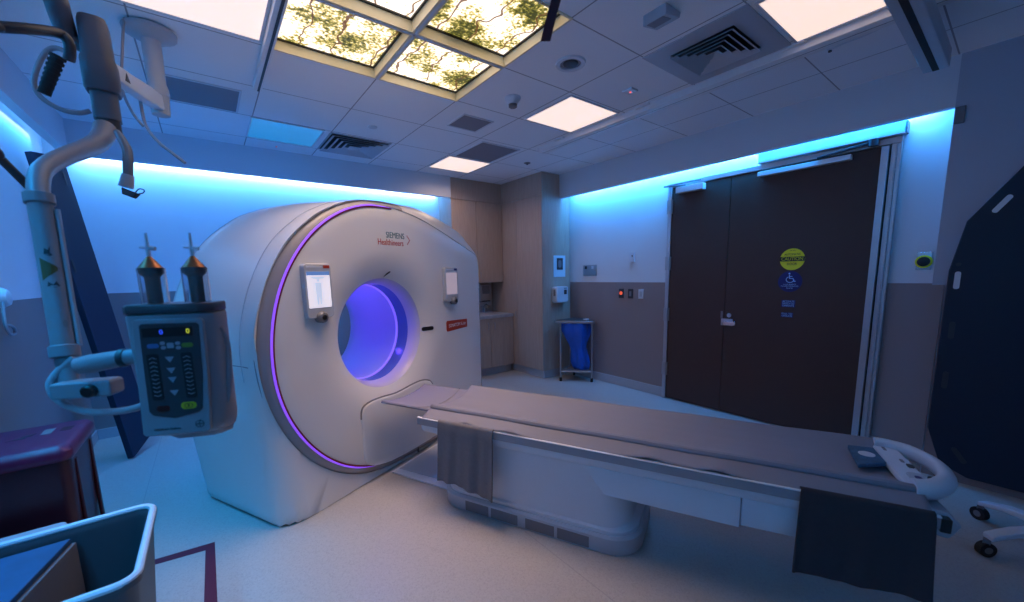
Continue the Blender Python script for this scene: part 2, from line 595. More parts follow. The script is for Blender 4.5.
# four backlit tree pictures in recessed frames
SKL = [((0.445, 1.058), (2.232, 2.838), 'backlit tree canopy picture at the far left of the ceiling group'),
       ((1.072, 1.69), (2.232, 2.838), 'backlit tree canopy picture nearest the speaker grille'),
       ((1.072, 1.69), (1.605, 2.218), 'backlit tree canopy picture behind the dark red strap'),
       ((0.445, 1.058), (1.605, 2.218), 'backlit tree canopy picture mostly cut off by the top edge')]
for (x0, x1), (y0, y1), lb in SKL:
    t = thing('picture_light', lb, 'ceiling light', ((x0 + x1) / 2, (y0 + y1) / 2, ZC), W, 'backlit tree pictures in the ceiling')
    z1 = ZC + 0.07
    i = 0.012
    f = MB()
    o4 = [(x0, y0), (x1, y0), (x1, y1), (x0, y1)]
    n4 = [(x0 + i, y0 + i), (x1 - i, y0 + i), (x1 - i, y1 - i), (x0 + i, y1 - i)]
    f.loft([[(x, y, ZC - .006) for x, y in n4], [(x, y, z1) for x, y in n4], [(x, y, z1) for x, y in o4], [(x, y, ZC - .006) for x, y in o4], [(x, y, ZC - .006) for x, y in n4]], False, False)
    build(f, 'frame', 'frame_yellow_lit', t)
    build(MB().box(x0 + i, x1 - i, y0 + i, y1 - i, z1 - .012, z1), 'picture_pane', 'canopy_print', t)
    g = MB()
    e = 0.012
    g.box(x0 + i, x1 - i, y1 - i - e, y1 - i, z1 - .02, z1 - .012).box(x1 - i - e, x1 - i, y0 + i, y1 - i - e, z1 - .02, z1 - .012)
    g.box(x0 + i, x1 - i - e, y0 + i, y0 + i + e, z1 - .02, z1 - .012).box(x0 + i, x0 + i + e, y0 + i + e, y1 - i - e, z1 - .02, z1 - .012)
    build(g, 'gasket', 'black', t)
    area_light('picture_lamp', ((x0 + x1) / 2, (y0 + y1) / 2, z1 - .0135), (0, 0, -1), x1 - x0 - .06, y1 - y0 - .06, 3.3, (1.0, 0.66, 0.48), spread=math.radians(84), roll=(1, 0, 0))
struct(build(MB().box(1.058, 1.072, SK[2], SK[3], ZC - .008, ZC + .07).box(SK[0], SK[1], 2.218, 2.232, ZC - .008, ZC + .07), 'trim_10', 'plastic_white'))


def diffuser(label, x0, x1, y0, y1, half):
    t = thing('air_diffuser', label, 'vent', ((x0 + x1) / 2, (y0 + y1) / 2, ZC), W, 'square air diffusers')
    cx, cy = (x0 + x1) / 2, (y0 + y1) / 2
    hw = (x1 - x0) / 2
    p = MB()

    def sq(h, z):
        return [(cx - h, cy - h, z), (cx + h, cy - h, z), (cx + h, cy + h, z), (cx - h, cy + h, z)]
    p.loft([sq(hw, ZC), sq(hw, ZC - .006), sq(half, ZC - .006), sq(half, ZC - .001)], False, False)
    build(p, 'face_plate', 'plastic_pale', t)
    build(MB().box(cx - half, cx + half, cy - half, cy + half, ZC - .0012, ZC - .0004), 'throat', 'black', t)
    n = 5
    for k in range(n):
        h0 = half * (1 - k / n) * 0.99
        h1 = h0 - half / n * 0.62
        if k == n - 1:
            h1 = 0.001
        b = MB()
        b.loft([sq(h1, ZC - .004), sq(h0, ZC - .022), sq(h0, ZC - .025), sq(h1, ZC - .007), sq(h1, ZC - .004)], False, False)
        build(b, 'louvre', 'plastic_pale', t)


diffuser('square air diffuser with nested louvres beside the ceiling track', 2.335, 2.955, 1.008, 1.612, 0.19)
diffuser('louvred ceiling vent above the scanner near the back soffit', 1.06, 1.64, 4.075, 4.655, 0.275)

t = thing('smoke_detector', 'white smoke detector between tree pictures and lit panel', 'smoke detector', (2.01, 2.54, ZC))
build(MB().lathe([(.062, 0), (.062, -.012), (.05, -.028), (.036, -.05)], (2.01, 2.54, ZC), n=28), 'base', 'plastic_white', t)
build(MB().lathe([(.033, -.05), (.033, -.068), (.024, -.074)], (2.01, 2.54, ZC), n=24), 'sensor_cap', 'plastic_grey', t)
t = thing('ceiling_speaker', 'round recessed ceiling fitting with dark opening right of the tree pictures', 'downlight', (2.01, 1.93, ZC))
build(MB().ring([(.098, 0), (.094, -.012), (.07, -.012), (.066, -.001)], (2.01, 1.93, ZC)), 'trim_ring', 'plastic_white', t)
build(MB().lathe([(.068, -.002), (.068, -.0035)], (2.01, 1.93, ZC)), 'cone', 'grille', t)
build(MB().lathe([(.05, -.004), (.045, -.0105), (.02, -.0125)], (2.01, 1.93, ZC)), 'baffle', 'plastic_dark', t)
t = thing('motion_sensor', 'small wedge-shaped grey sensor box on the ceiling above the air diffuser', 'sensor', (2.03, 1.3, ZC))
build(MB().prism([(1.98, ZC), (2.12, ZC), (2.11, ZC - .03), (1.98, ZC - .055)], 'y', 1.24, 1.375), 'housing', 'plastic_pale', t, bevel=.004)
build(MB().prism([(1.985, ZC - .056), (2.06, ZC - .044), (2.06, ZC - .040), (1.985, ZC - .052)], 'y', 1.26, 1.355), 'lens', 'grille', t)
t = thing('ceiling_indicator', 'small square ceiling plate with a glowing red dot', 'indicator', (2.66, 1.94, ZC))
build(MB().box(2.615, 2.70, 1.90, 1.98, ZC - .012, ZC), 'plate', 'plastic_white', t, bevel=.003)
build(MB().lathe([(.008, -.012), (.008, -.016)], (2.66, 1.94, ZC), n=14), 'indicator_lamp', 'led_red', t)
t = thing('sprinkler', 'small round sprinkler cap in front of the wooden cabinets', 'sprinkler', (3.26, 3.86, ZC))
build(MB().lathe([(.04, 0), (.04, -.004), (.026, -.01)], (3.26, 3.86, ZC), n=24), 'escutcheon', 'plastic_grey', t)
build(MB().lathe([(.012, -.01), (.009, -.022)], (3.26, 3.86, ZC), n=14), 'head', 'plastic_dark', t)
tag(build(MB().lathe([(.04, 0), (.038, -.006), (.02, -.008)], (1.335, 3.735, ZC), n=24), 'sprinkler_cover', 'soffit_white'), 'flat white round sprinkler cover beside the louvred ceiling vent', 'sprinkler')
t = thing('ceiling_indicator', 'tiny red indicator light on the ceiling edge left of the louvred vent', 'indicator', (.71, 4.8, ZC))
build(MB().lathe([(.012, 0), (.012, -.004)], (.71, 4.8, ZC), n=14), 'bezel', 'plastic_white', t)
build(MB().lathe([(.007, -.004), (.005, -.009)], (.71, 4.8, ZC), n=12), 'indicator_lamp', 'led_red', t)

# ceiling lift tracks
t = thing('ceiling_track', 'long white ceiling track running towards the far corner above the table', 'ceiling track', (3.06, 1, ZC))
prof = [(2.978, ZC), (2.978, ZC - .046), (2.984, ZC - .050), (3.082, ZC - .050), (3.090, ZC - .046), (3.090, ZC)]
build(MB().prism(prof, 'y', YF, 3.34), 'rail', 'rail_alu', t)
build(MB().box(3.032, 3.036, YF, 3.335, ZC - .0512, ZC - .0498), 'rail_slot', 'plastic_grey', t)
build(MB().prism([(2.980, ZC - .001), (2.980, ZC - .048), (3.088, ZC - .048), (3.088, ZC - .001)], 'y', 3.341, 3.348), 'end_cap', 'plastic_white', t)
for y in (.93, 1.98, 2.94):
    build(MB().box(2.95, 2.980, y, y + .13, ZC - .015, ZC), 'bracket', 'rail_alu', t, bevel=.003)
t = thing('ceiling_track', 'white slotted ceiling track left of the tree pictures', 'ceiling track', (.42, 2, ZC))
build(MB().box(.395, .445, YF, 3.39, ZC - .045, ZC), 'rail', 'rail_alu', t, bevel=.003)
build(MB().box(.418, .432, YF, 3.388, ZC - .0475, ZC - .0452), 'rail_slot', 'black', t)
build(MB().lathe([(.006, 0), (.006, -.01)], (.42, 3.40, ZC - .03), axis='y', n=10), 'end_bolt', 'chrome', t)
t = thing('traverse_track', 'lower traverse track with dark slot crossing under the long white track', 'ceiling track', (3.2, .54, ZC - .2))
z0 = ZC - .20
YT = .44
build(MB().box(.2, 3.56, YT - .055, YT + .055, z0, z0 + .10), 'rail', 'plastic_pale', t, bevel=.006)
build(MB().box(.2, 3.555, YT - .014, YT + .014, z0 - .0018, z0 + .0004), 'rail_slot', 'rubber', t)
build(MB().box(3.0, 3.09, YT - .03, YT + .03, z0 + .10, ZC - .051), 'hanger', 'rail_alu', t, bevel=.005)
build(MB().lathe([(.010, 0), (.010, .014)], (3.558, YT, z0 + .016), axis='x', n=12), 'end_bolt', 'chrome', t)
t = thing('rail_bracket', 'cream wiring bracket under the long white track near the lit panel', 'bracket', (3.15, .8, ZC - .1))
build(MB().tube([(3.105, .62, ZC - .030), (3.108, .70, ZC - .036), (3.11, .78, ZC - .036), (3.115, .86, ZC - .040)], [.010, .013, .011, .014], 8, 4), 'arm', 'plastic_white', t)
build(MB().lathe([(.010, 0), (.010, .008)], (3.118, .85, ZC - .058), n=12), 'cap', 'plastic_dark', t)
sp = [at(558, -14, 1.2), at(556, 0, 1.2), at(550, 22, 1.2), at(545.5, 41, 1.2)]
s_ = MB()
for dz in (0,):
    wv = Vector((.012, -.009, 0))
    dv = Vector((.0012, .0016, 0))
    top = Vector((sp[0].x + .006, sp[0].y, ZC - .001))
    pts = [top] + sp
    s_.loft([[p - wv - dv, p + wv - dv, p + wv + dv, p - wv + dv] for p in pts])
tag(build(s_, 'hanging_strap', 'tape_strap'), 'dark red strap hanging from the ceiling in front of a tree picture', 'strap')

# ------------------------------------------------------------------ CT scanner gantry (frame G)
CX, CZ = 0.385, 1.075


def cat(pts, n=10):
    o = []
    m = len(pts)
    for i in range(m):
        p0, p1, p2, p3 = [Vector(pts[(i + k) % m]) for k in (-1, 0, 1, 2)]
        d1, d2 = (p2 - p1).length, 1
        for k in range(n):
            t = k / n
            o.append(0.5 * ((2 * p1) + (p2 - p0) * t + (2 * p0 - 5 * p1 + 4 * p2 - p3) * t * t + (3 * p1 - p0 - 3 * p2 + p3) * t ** 3))
    return o


def radial(pts, angs):
    """distance from the bore centre to a closed outline, along given angles"""
    P = [(p[0] - CX, p[1] - CZ) for p in pts]
    out = []
    for a in angs:
        dx, dy = math.cos(a), math.sin(a)
        best = 0
        for i in range(len(P)):
            x1, y1 = P[i]
            x2, y2 = P[(i + 1) % len(P)]
            c1 = dx * y1 - dy * x1
            c2 = dx * y2 - dy * x2
            if c1 * c2 <= 0 and abs(c1 - c2) > 1e-12:
                t = c1 / (c1 - c2)
                r = (x1 + (x2 - x1) * t) * dx + (y1 + (y2 - y1) * t) * dy
                best = max(best, r)
        out.append(best)
    return out


NA = 288
ANG = [2 * PI * k / NA for k in range(NA)]
OUT_IN = [(1.58, 1.722), (1.31, 1.812), (1.10, 1.882), (.866, 1.95), (.66, 1.992), (.478, 2.010), (.253, 1.998), (.108, 1.958), (-.08, 1.863), (-.255, 1.708), (-.38, 1.525), (-.445, 1.38), (-.499, 1.146), (-.497, .877),
          (-.458, .70), (-.376, .55), (-.25, .36), (-.106, .235), (.0, .172), (.136, .115), (.317, .078), (.523, .066), (.8, .066), (1.2, .066), (1.55, .07), (1.64, .10), (1.67, .2), (1.676, .5), (1.682, 1.0), (1.684, 1.5), (1.672, 1.65), (1.64, 1.70)]
OUT_RG = [(1.60, 1.80), (1.50, 1.872), (1.212, 1.95), (.90, 2.006), (.652, 2.035), (.478, 2.048), (.256, 2.034), (.113, 2.004), (-.04, 1.938), (-.174, 1.855), (-.36, 1.683), (-.494, 1.444), (-.572, 1.159), (-.567, .897),
          (-.506, .681), (-.43, .51), (-.328, .367), (-.22, .25), (-.125, .173), (-.02, .113), (.12, .062), (.31, .022), (.5, .008), (.8, .006), (1.2, .006), (1.58, .006), (1.66, .05), (1.69, .16), (1.694, .5), (1.697, 1.0), (1.696, 1.5), (1.68, 1.66), (1.645, 1.745)]
OUT_BD = [(1.60, 1.80), (1.50, 1.872), (1.212, 1.95), (.90, 2.006), (.652, 2.035), (.478, 2.050), (.256, 2.036), (.113, 2.008), (-.04, 1.945), (-.174, 1.865), (-.36, 1.693), (-.500, 1.444), (-.578, 1.159), (-.580, .90),
          (-.572, .6), (-.555, .3), (-.538, .10), (-.53, .02), (-.50, .004), (-.3, .004), (0, .004), (.5, .004), (1.2, .004), (1.62, .004), (1.67, .03), (1.692, .16), (1.696, .5), (1.698, 1.0), (1.697, 1.5), (1.68, 1.66), (1.645, 1.745)]
R_IN = radial(cat(OUT_IN), ANG)
R_RG = radial(cat(OUT_RG), ANG)
R_BD = radial(cat(OUT_BD), ANG)


def smooth_r(R, a0=95, a1=278, n=9, it=2):
    for _ in range(it):
        S = list(R)
        for k in range(NA):
            d = k * 360 / NA
            if a0 < d < a1:
                w_ = min(1, (d - a0) / 12, (a1 - d) / 12)
                S[k] = R[k] * (1 - w_) + w_ * sum(R[(k + j) % NA] for j in range(-n, n + 1)) / (2 * n + 1)
        R = S
    return R


R_IN, R_RG = smooth_r(R_IN), smooth_r(R_RG)
R_IN = [min(a, b - .006) for a, b in zip(R_IN, R_RG)]


def ringpts(R, y):
    ys = y if isinstance(y, list) else [y] * NA
    return [(CX + R[k] * math.cos(ANG[k]), ys[k], CZ + R[k] * math.sin(ANG[k])) for k in range(NA)]


gt = thing('ct_scanner', 'large white scanner gantry with violet-lit round bore', 'CT scanner', (.55, .45, 0), G)
# front shell: dished towards the bore
LIP = 0.415
rings = []
for t_ in (0, .02, .05, .09, .14, .2, .28, .38, .5, .64, .8, .95, 1.0):
    R = [LIP + (r - LIP) * t_ for r in R_IN]
    ys = []
    for k in range(NA):
        d = R[k] - LIP
        y = 0.055 * max(0, 1 - d / .24) ** 2.2
        y += 0.010 * max(0, (t_ - .95) / .05)
        ys.append(y)
    rings.append(ringpts(R, ys))
build(MB().loft(rings, False, False), 'front_cover', 'gantry_white', gt, ang=60)
# grey chamfer band around the front
mid = [a * .5 + b * .5 for a, b in zip(R_IN, R_RG)]
def win(k):
    d = k * 360 / NA
    if d < 22 or d > 84:
        return 0.0
    a, b = min(1, (d - 22) / 12), min(1, (84 - d) / 26)
    w_ = min(a, b)
    return w_ * w_ * (3 - 2 * w_)


WN = [win(k) for k in range(NA)]
R_RG = [r + .080 * w_ for r, w_ in zip(R_RG, WN)]
R_BD = [r + .080 * w_ for r, w_ in zip(R_BD, WN)]
mid = [a * .5 + b * .5 for a, b in zip(R_IN, R_RG)]


def yw(y, k=.09):
    return [y + k * w_ for w_ in WN]


BR = [ringpts(R_IN, .010), ringpts([r + .003 for r in R_IN], .004), ringpts(mid, yw(.012, .035)), ringpts(R_RG, yw(.055)), ringpts([r - .01 for r in R_RG], yw(.075))]
k0_, k1_ = int(.035 * NA), int(.215 * NA)
build(MB().loft([r[k1_:] + r[:k0_ + 1] for r in BR], False, False, closed=False), 'rim_band', 'gantry_grey', gt, ang=60)
build(MB().loft([r[k0_:k1_ + 1] for r in BR], False, False, closed=False), 'top_bevel', 'gantry_white', gt, ang=60)
# housing


def inset(d):
    return [max(g_ - .004, b_ - d) if b_ - g_ > .012 else b_ - min(d * .15, .006) for g_, b_ in zip(R_RG, R_BD)]


def wide(s_, k0=1.0):
    o = []
    for k in range(NA):
        a = ANG[k]
        f = s_ * max(0, math.cos(a - PI * .86)) ** 1.2
        if math.sin(a) < -.35:
            f *= max(0, 1 - (-.35 - math.sin(a)) / .45)
        o.append(R_BD[k] + f)
    return o


back = wide(.06)
def corner(d):
    P = []
    for x, z in OUT_BD:
        w_ = 1.0 if (x < -.25 and z < .65) else (.45 if (x < -.5 and z < .95) else 0)
        P.append((x + d * w_, z))
    return [max(g_ - .004, b_ + .080 * w_) for g_, b_, w_ in zip(R_RG, radial(cat(P), ANG), WN)]


hs = [ringpts([r - .006 for r in R_RG], yw(.035, .11)), ringpts(corner(.17), yw(.026, .13)), ringpts(corner(.12), yw(.030, .13)), ringpts(corner(.075), yw(.043, .12)), ringpts(corner(.035), yw(.070, .10)), ringpts(corner(.010), yw(.105, .075)), ringpts(corner(0), yw(.15, .045)),
      ringpts(wide(.02), .28), ringpts(wide(.05), .5), ringpts(wide(.062), .72), ringpts(wide(.055), .84), ringpts([r - .012 for r in wide(.05)], .895), ringpts([r - .05 for r in wide(.04)], .925),
      ringpts([.6 + (r - .6) * .3 for r in R_BD], .93), ringpts([.43] * NA, .93)]
build(MB().loft(hs, False, False), 'housing', 'gantry_white', gt, ang=50)
# panel joints of the housing
sm = MB()
for (y0, y1, a0, a1) in ((.15, .152, PI * .50, PI * 1.05), (.835, .838, PI * .50, PI * 1.05)):
    Rw = wide(.012 if y0 < .5 else .0555)
    i0, i1 = int(a0 / (2 * PI) * NA), int(a1 / (2 * PI) * NA)
    sm.tube([(CX + (Rw[k] + .0005) * math.cos(ANG[k]), y0, CZ + (Rw[k] + .0005) * math.sin(ANG[k])) for k in range(i0, i1 + 1)], .0022, 5)
build(sm, 'panel_joint', 'plastic_pale', gt)
build(MB().box(CX + .25, CX + .253, -.0006, .02, .012, .06).tube([(-.6350, .72, 1.03), (-.6250, .5, 1.025), (-.6000, .28, 1.02), (-.5835, .15, 1.015), (-.583, .11, 1.012)], .0026, 5), 'panel_joint', 'plastic_grey', gt)
# light ring along the left of the rim
i0, i1 = int(.235 * NA), int(.712 * NA)
lr, dr = [], []
for k in range(i0, i1 + 1):
    c_, s__ = math.cos(ANG[k]), math.sin(ANG[k])
    taper = min(1, (k - i0) / 10, (i1 - k) / 8) * .9 + .1

    def q(r, y):
        return (CX + r * c_, y, CZ + r * s__)
    r = R_IN[k]
    w_ = .0105 * taper
    lr.append([q(r - .004, .008), q(r - .004, -.003), q(r - .004 + w_, -.001), q(r - .004 + w_, .010)])
    dr.append([q(r - .015, .006), q(r - .015, -.0015), q(r - .0045, -.002), q(r - .0045, .008)])
build(MB().loft(lr, True, True), 'light_ring', 'led_violet', gt)
mat('ring_red', (0.20, 0.02, 0.05), 0.4, var=.05)
build(MB().loft(dr, True, True), 'accent_ring', 'ring_red', gt)
# bore
yb0 = .055
C0 = (CX, 0, CZ)
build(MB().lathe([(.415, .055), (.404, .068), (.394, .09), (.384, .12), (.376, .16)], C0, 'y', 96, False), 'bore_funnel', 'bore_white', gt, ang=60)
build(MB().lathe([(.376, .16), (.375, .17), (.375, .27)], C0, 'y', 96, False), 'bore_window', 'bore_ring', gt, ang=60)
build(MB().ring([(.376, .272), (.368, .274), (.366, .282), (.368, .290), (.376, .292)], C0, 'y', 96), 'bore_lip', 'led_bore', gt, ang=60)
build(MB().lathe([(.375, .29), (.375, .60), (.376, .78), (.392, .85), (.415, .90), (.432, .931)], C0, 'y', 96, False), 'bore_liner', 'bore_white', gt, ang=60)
# lower centre cover with saddle top where the table enters
sad = [(.30, .088), (.20, .108), (.13, .128), (.075, .160), (.062, .20), (.062, .50), (.066, .545), (.080, .578), (.115, .598), (.183, .609), (.29, .606), (.40, .598), (.50, .606), (.60, .618), (.694, .622), (.765, .612), (.82, .59), (.852, .552), (.862, .50), (.862, .16), (.85, .10), (.80, .080), (.523, .078)]
sc_ = [(CX + (x - .462) * 1.0 + .077, z) for x, z in sad]
inn = [(.462 + (x - .462) * .965, .03 + (z - .03) * .975) for x, z in sad]
build(MB().loft([[(x, .02, z) for x, z in sad], [(x, -.006, z) for x, z in sad], [(.462 + (x - .462) * .985, -.012, .03 + (z - .03) * .99) for x, z in sad], [(x, -.014, z) for x, z in inn]], False, True), 'lower_cover', 'gantry_white', gt, ang=60)
build(MB().tube([(x, -.003, z + .004) for x, z in sad[5:-5]], .006, 8, 3), 'cover_trim', 'plastic_grey', gt, ang=60)
# dark mark above the bore, dark slot at its right
def dish(x, z):
    d = math.hypot(x - CX, z - CZ) - LIP
    return 0.055 * max(0, 1 - max(0, d) / .24) ** 2.2


def on_front(poly, d, name, m):
    return build(MB().loft([[(x, dish(x, z) + .012, z) for x, z in poly], [(x, dish(x, z) - d, z) for x, z in poly]]), name, m, gt, ang=50)


on_front([(.408, 1.496), (.420, 1.502), (.462, 1.528), (.470, 1.540), (.455, 1.540), (.43, 1.523)], .002, 'laser_window', 'black')
on_front(rrect(.800, .932, 1.022, 1.070, .0235), .002, 'handle_slot', 'plastic_white')
on_front(rrect(.809, .922, 1.029, 1.063, .0165), .003, 'slot_recess', 'black')
# name plate (red) and maker's lettering
lp = build(MB().prism([(1.108, .985), (1.43, .992), (1.43, 1.072), (1.108, 1.085), (1.096, 1.07), (1.094, 1.0)], 'y', -.0035, .012), 'name_plate', 'label_red', gt, bevel=.002)
text('lettering', 'SOMATOM X.cite', 'ink_white', lp, (1.265, -.004, 1.034), .045, (0, -1, 0), width=.27)
text('lettering', 'SIEMENS', 'logo_teal', gt, (.512, -.0008, 1.806), .062, (0, -1, 0), width=.19)
text('lettering', 'Healthineers', 'logo_red', gt, (.463, -.0008, 1.752), .062, (0, -1, 0), width=.26)
dm = MB()
for k in range(9):
    a = (k - 4) / 4
    dm.lathe([(.004, 0), (.004, -.0016)], (.668 - abs(a) * .028, -.0002, 1.782 + a * .032), 'y', 8)
build(dm, 'logo_dots', 'logo_red', gt)

# two touch displays on the front


def display(x0, x1, z0, z1, lit, cambit, label):
    t = thing('touch_display', label, 'display', ((x0 + x1) / 2, -.02, z0), G, 'touch displays on the scanner front')
    b = MB()
    P = rrect(x0, x1, z0, z1, .022)
    Pi = [((x0 + x1) / 2 + (x - (x0 + x1) / 2) * .95, (z0 + z1) / 2 + (z - (z0 + z1) / 2) * .97) for x, z in P]
    b.loft([[(x, -.001, z) for x, z in P], [(x, -.024, z) for x, z in P], [(x, -.032, z) for x, z in Pi]], True, True)
    build(b, 'casing', 'plastic_pale', t, ang=50)
    e = .017
    sx0, sx1, sz0, sz1 = x0 + e, x1 - e, z0 + .065, z1 - .048
    sc = build(MB().prism(rrect(sx0, sx1, sz0, sz1, .004, 3), 'y', -.0335, -.031), 'screen', 'screen_white' if lit else 'screen_dim', t)
    build(MB().box(x1 - .055, x1 - .012, -.0335, -.031, z1 - .028, z1 - .010), 'stop_button', 'label_red' if lit else 'sign_blue', t, bevel=.002)
    build(MB().box(x0 + .02, x1 - .065, -.0328, -.031, z1 - .024, z1 - .013), 'light_bar', 'plastic_white', t, bevel=.002)
    if lit:
        build(MB().box(sx0, sx1, -.0342, -.033, sz1 - .022, sz1), 'title_bar', 'screen_blue', sc)
        c = (sx0 + sx1) / 2 - .005
        f = MB()
        f.lathe([(.011, 0), (.011, .0006)], (c, -.0345, sz1 - .052), 'y', 16)
        f.prism([(c - .022, sz1 - .066), (c + .022, sz1 - .066), (c + .020, sz1 - .125), (c + .017, sz0 + .018), (c + .004, sz0 + .018), (c, sz1 - .15), (c - .004, sz0 + .018), (c - .017, sz0 + .018), (c - .020, sz1 - .125)], 'y', -.0345, -.0338)
        build(f, 'patient_figure', 'screen_fig', sc)
        f = MB()
        f.prism([(c - .055, sz1 - .03), (c + .06, sz1 - .03), (c + .035, sz1 - .045), (c - .03, sz1 - .045)], 'y', -.0342, -.0336)
        f.box(c - .03, c - .026, -.0342, -.0336, sz0 + .015, sz1 - .06).box(c + .027, c + .031, -.0342, -.0336, sz0 + .015, sz1 - .06)
        build(f, 'scan_outline', 'screen_fig', sc)
    kx = (x0 + x1) / 2 + cambit
    kb = build(MB().lathe([(.036, -.01), (.036, -.034), (.033, -.052), (.026, -.060)], (kx, 0, z0 + .005), 'y', 28), 'knob', 'plastic_grey', t)
    build(MB().lathe([(.017, -.0602), (.015, -.065), (.01, -.067)], (kx, 0, z0 + .005), 'y', 20), 'knob_centre', 'black', kb)


display(-.293, -.103, 1.256, 1.588, True, .0, 'bright touch display left of the scanner bore, showing a body outline')
display(1.065, 1.262, 1.262, 1.572, False, .02, 'dim touch display right of the scanner bore, seen edge-on')

# ------------------------------------------------------------------ patient table (frame G)
TX = .40
pt = thing('patient_table', 'long white patient table on a low pedestal, reaching out of the scanner', 'patient table', (TX, -1.3, 0), G)
pl_ = MB()


def rr(x0, x1, y0, y1, r, z):
    return [(x, y, z) for x, y in rrect(x0, x1, y0, y1, r, 8)]


pl_.loft([rr(.122, .678, -1.885, -.615, .16, .0), rr(.115, .685, -1.892, -.605, .165, .012), rr(.115, .685, -1.892, -.605, .165, .092), rr(.127, .673, -1.88, -.617, .158, .106)], True, True)
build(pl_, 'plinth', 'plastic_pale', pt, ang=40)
for a, b in ((.83, 1.0), (1.018, 1.202), (1.252, 1.434), (1.452, 1.637)):
    build(MB().box(.1125, .118, -b, -a, .012, .078), 'plinth_panel', 'plastic_grey', pt, bevel=.003)
bd = MB()
bd.loft([rr(.135, .665, -1.868, -.63, .15, .105), rr(.135, .665, -1.868, -.63, .15, .125), rr(.147, .653, -1.83, -.64, .145, .135), rr(.140, .66, -1.82, -.645, .14, .30), rr(.125, .675, -1.83, -.64, .14, .42), rr(.115, .685, -1.84, -.62, .13, .50)], True, True)
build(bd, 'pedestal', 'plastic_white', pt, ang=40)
# boom under the table top
build(MB().prism([(-2.33, .355), (-1.72, .355), (-1.60, .50), (-2.33, .50)], 'x', .092, .708), 'boom_cover', 'plastic_white', pt, bevel=.006)
build(MB().prism([(-2.93, .375), (-2.332, .362), (-2.332, .50), (-2.93, .50)], 'x', .100, .700), 'boom_extension', 'plastic_white', pt, bevel=.006)
bt = MB()
bt.loft([[(TX + s * w_, y, z) for s, w_, z in ((-1, .325, .556), (-1, .325, .528), (-1, .305, .497), (1, .305, .497), (1, .325, .528), (1, .325, .556))] for y in (-2.93, -.535)], True, True)
build(bt, 'frame_trim', 'plastic_white', pt, bevel=.006)
for s in (-1, 1):
    a, b = TX + s * .332, TX + s * .345
    build(MB().box(min(a, b), max(a, b), -2.945, -.52, .556, .600), 'side_rail', 'gantry_grey', pt, bevel=.004)
    build(MB().box(min(a, b) - .002, max(a, b) + .002, -2.945, -.522, .600, .606), 'rail_cap', 'rail_alu', pt, bevel=.002)
build(MB().box(TX - .331, TX + .331, -2.92, -.54, .557, .590), 'table_pan', 'plastic_white', pt, bevel=.006)


def cush(u, v):
    """mattress cross-section: apron - crest - hollow - crest - apron"""
    y = -.56 - v * 2.365
    prof = [(-.338, .598), (-.334, .606), (-.300, .621), (-.262, .636), (-.249, .638), (-.251, .648), (-.246, .659), (-.234, .662), (-.205, .650), (-.15, .630), (-.08, .613), (0, .607), (.08, .613), (.15, .630), (.205, .650), (.234, .662), (.246, .659), (.251, .648), (.249, .638), (.262, .636), (.300, .621), (.334, .606), (.338, .598)]
    k = u * (len(prof) - 1)
    i = min(int(k), len(prof) - 2)
    f = k - i
    x = prof[i][0] * (1 - f) + prof[i + 1][0] * f
    z = prof[i][1] * (1 - f) + prof[i + 1][1] * f
    wv = 0.0
    for c, w_ in ((-1.19, .09), (-1.94, .08), (-2.23, .08), (-.9, .05)):
        wv += .017 * math.exp(-((y - c) / w_) ** 2)
    e = max(0, (abs(x) - .25) / .088)
    z += e * wv + .0015 * math.sin(y * 9 + x * 7) * (1 - e) + .004 * e * math.sin(y * 5.3)
    return (TX + x, y, z)


build(MB().sheet(cush, 88, 110), 'mattress', 'cushion', pt, solid=.008, ang=50)


def tongue(u, v):
    x = -.235 + .47 * u
    y = -.10 - v * .48
    return (TX + x, y, .580 + .036 * (abs(x) / .235) ** 2.2)


tg = build(MB().sheet(tongue, 24, 14), 'head_board', 'cushion', pt, solid=.018, ang=50)
jt = MB().tube([tuple(Vector(tongue(u / 20, .72)) + Vector((0, -.02 * math.sin(u / 20 * 3), .0098))) for u in range(21)], .0028, 6)
build(jt, 'board_joint', 'plastic_grey', pt)
# end grip of the table top: a tray with a wide loop handle
HY = -2.90
GX = .388
hm = MB()
deck = [(GX - .235, HY + .012), (GX - .228, HY - .04), (GX - .19, HY - .078), (GX + .20, HY - .078), (GX + .228, HY - .05), (GX + .235, HY + .012)]
build(MB().prism(deck, 'z', .620, .648), 'grip_tray', 'plastic_white', pt, bevel=.008)
path = [(GX + sx * x, HY - y, .655) for sx, x, y in ((-1, .222, 0), (-1, .213, .042), (-1, .175, .088), (-1, .10, .138), (1, 0, .160), (1, .10, .148), (1, .178, .108), (1, .216, .05), (1, .224, 0))]
pp = []
V_ = [Vector(p) for p in path]
for i in range(len(V_) - 1):
    p0, p1, p2, p3 = V_[max(i - 1, 0)], V_[i], V_[i + 1], V_[min(i + 2, len(V_) - 1)]
    for k in range(6):
        t_ = k / 6
        pp.append(0.5 * ((2 * p1) + (p2 - p0) * t_ + (2 * p0 - 5 * p1 + 4 * p2 - p3) * t_ * t_ + (3 * p1 - p0 - 3 * p2 + p3) * t_ ** 3))
pp.append(V_[-1])
rg = []
for i, p in enumerate(pp):
    tn = (pp[min(i + 1, len(pp) - 1)] - pp[max(i - 1, 0)]).normalized()
    nn = Vector((tn.y, -tn.x, 0))
    rg.append([p + nn * (.029 * math.cos(a)) + Vector((0, 0, .026 * math.sin(a) - .010 * math.cos(a) - .018 * max(0, -math.sin(a)))) for a in [2 * PI * k / 16 for k in range(16)]])
build(MB().loft(rg, True, True), 'grip_loop', 'plastic_white', pt, ang=60)
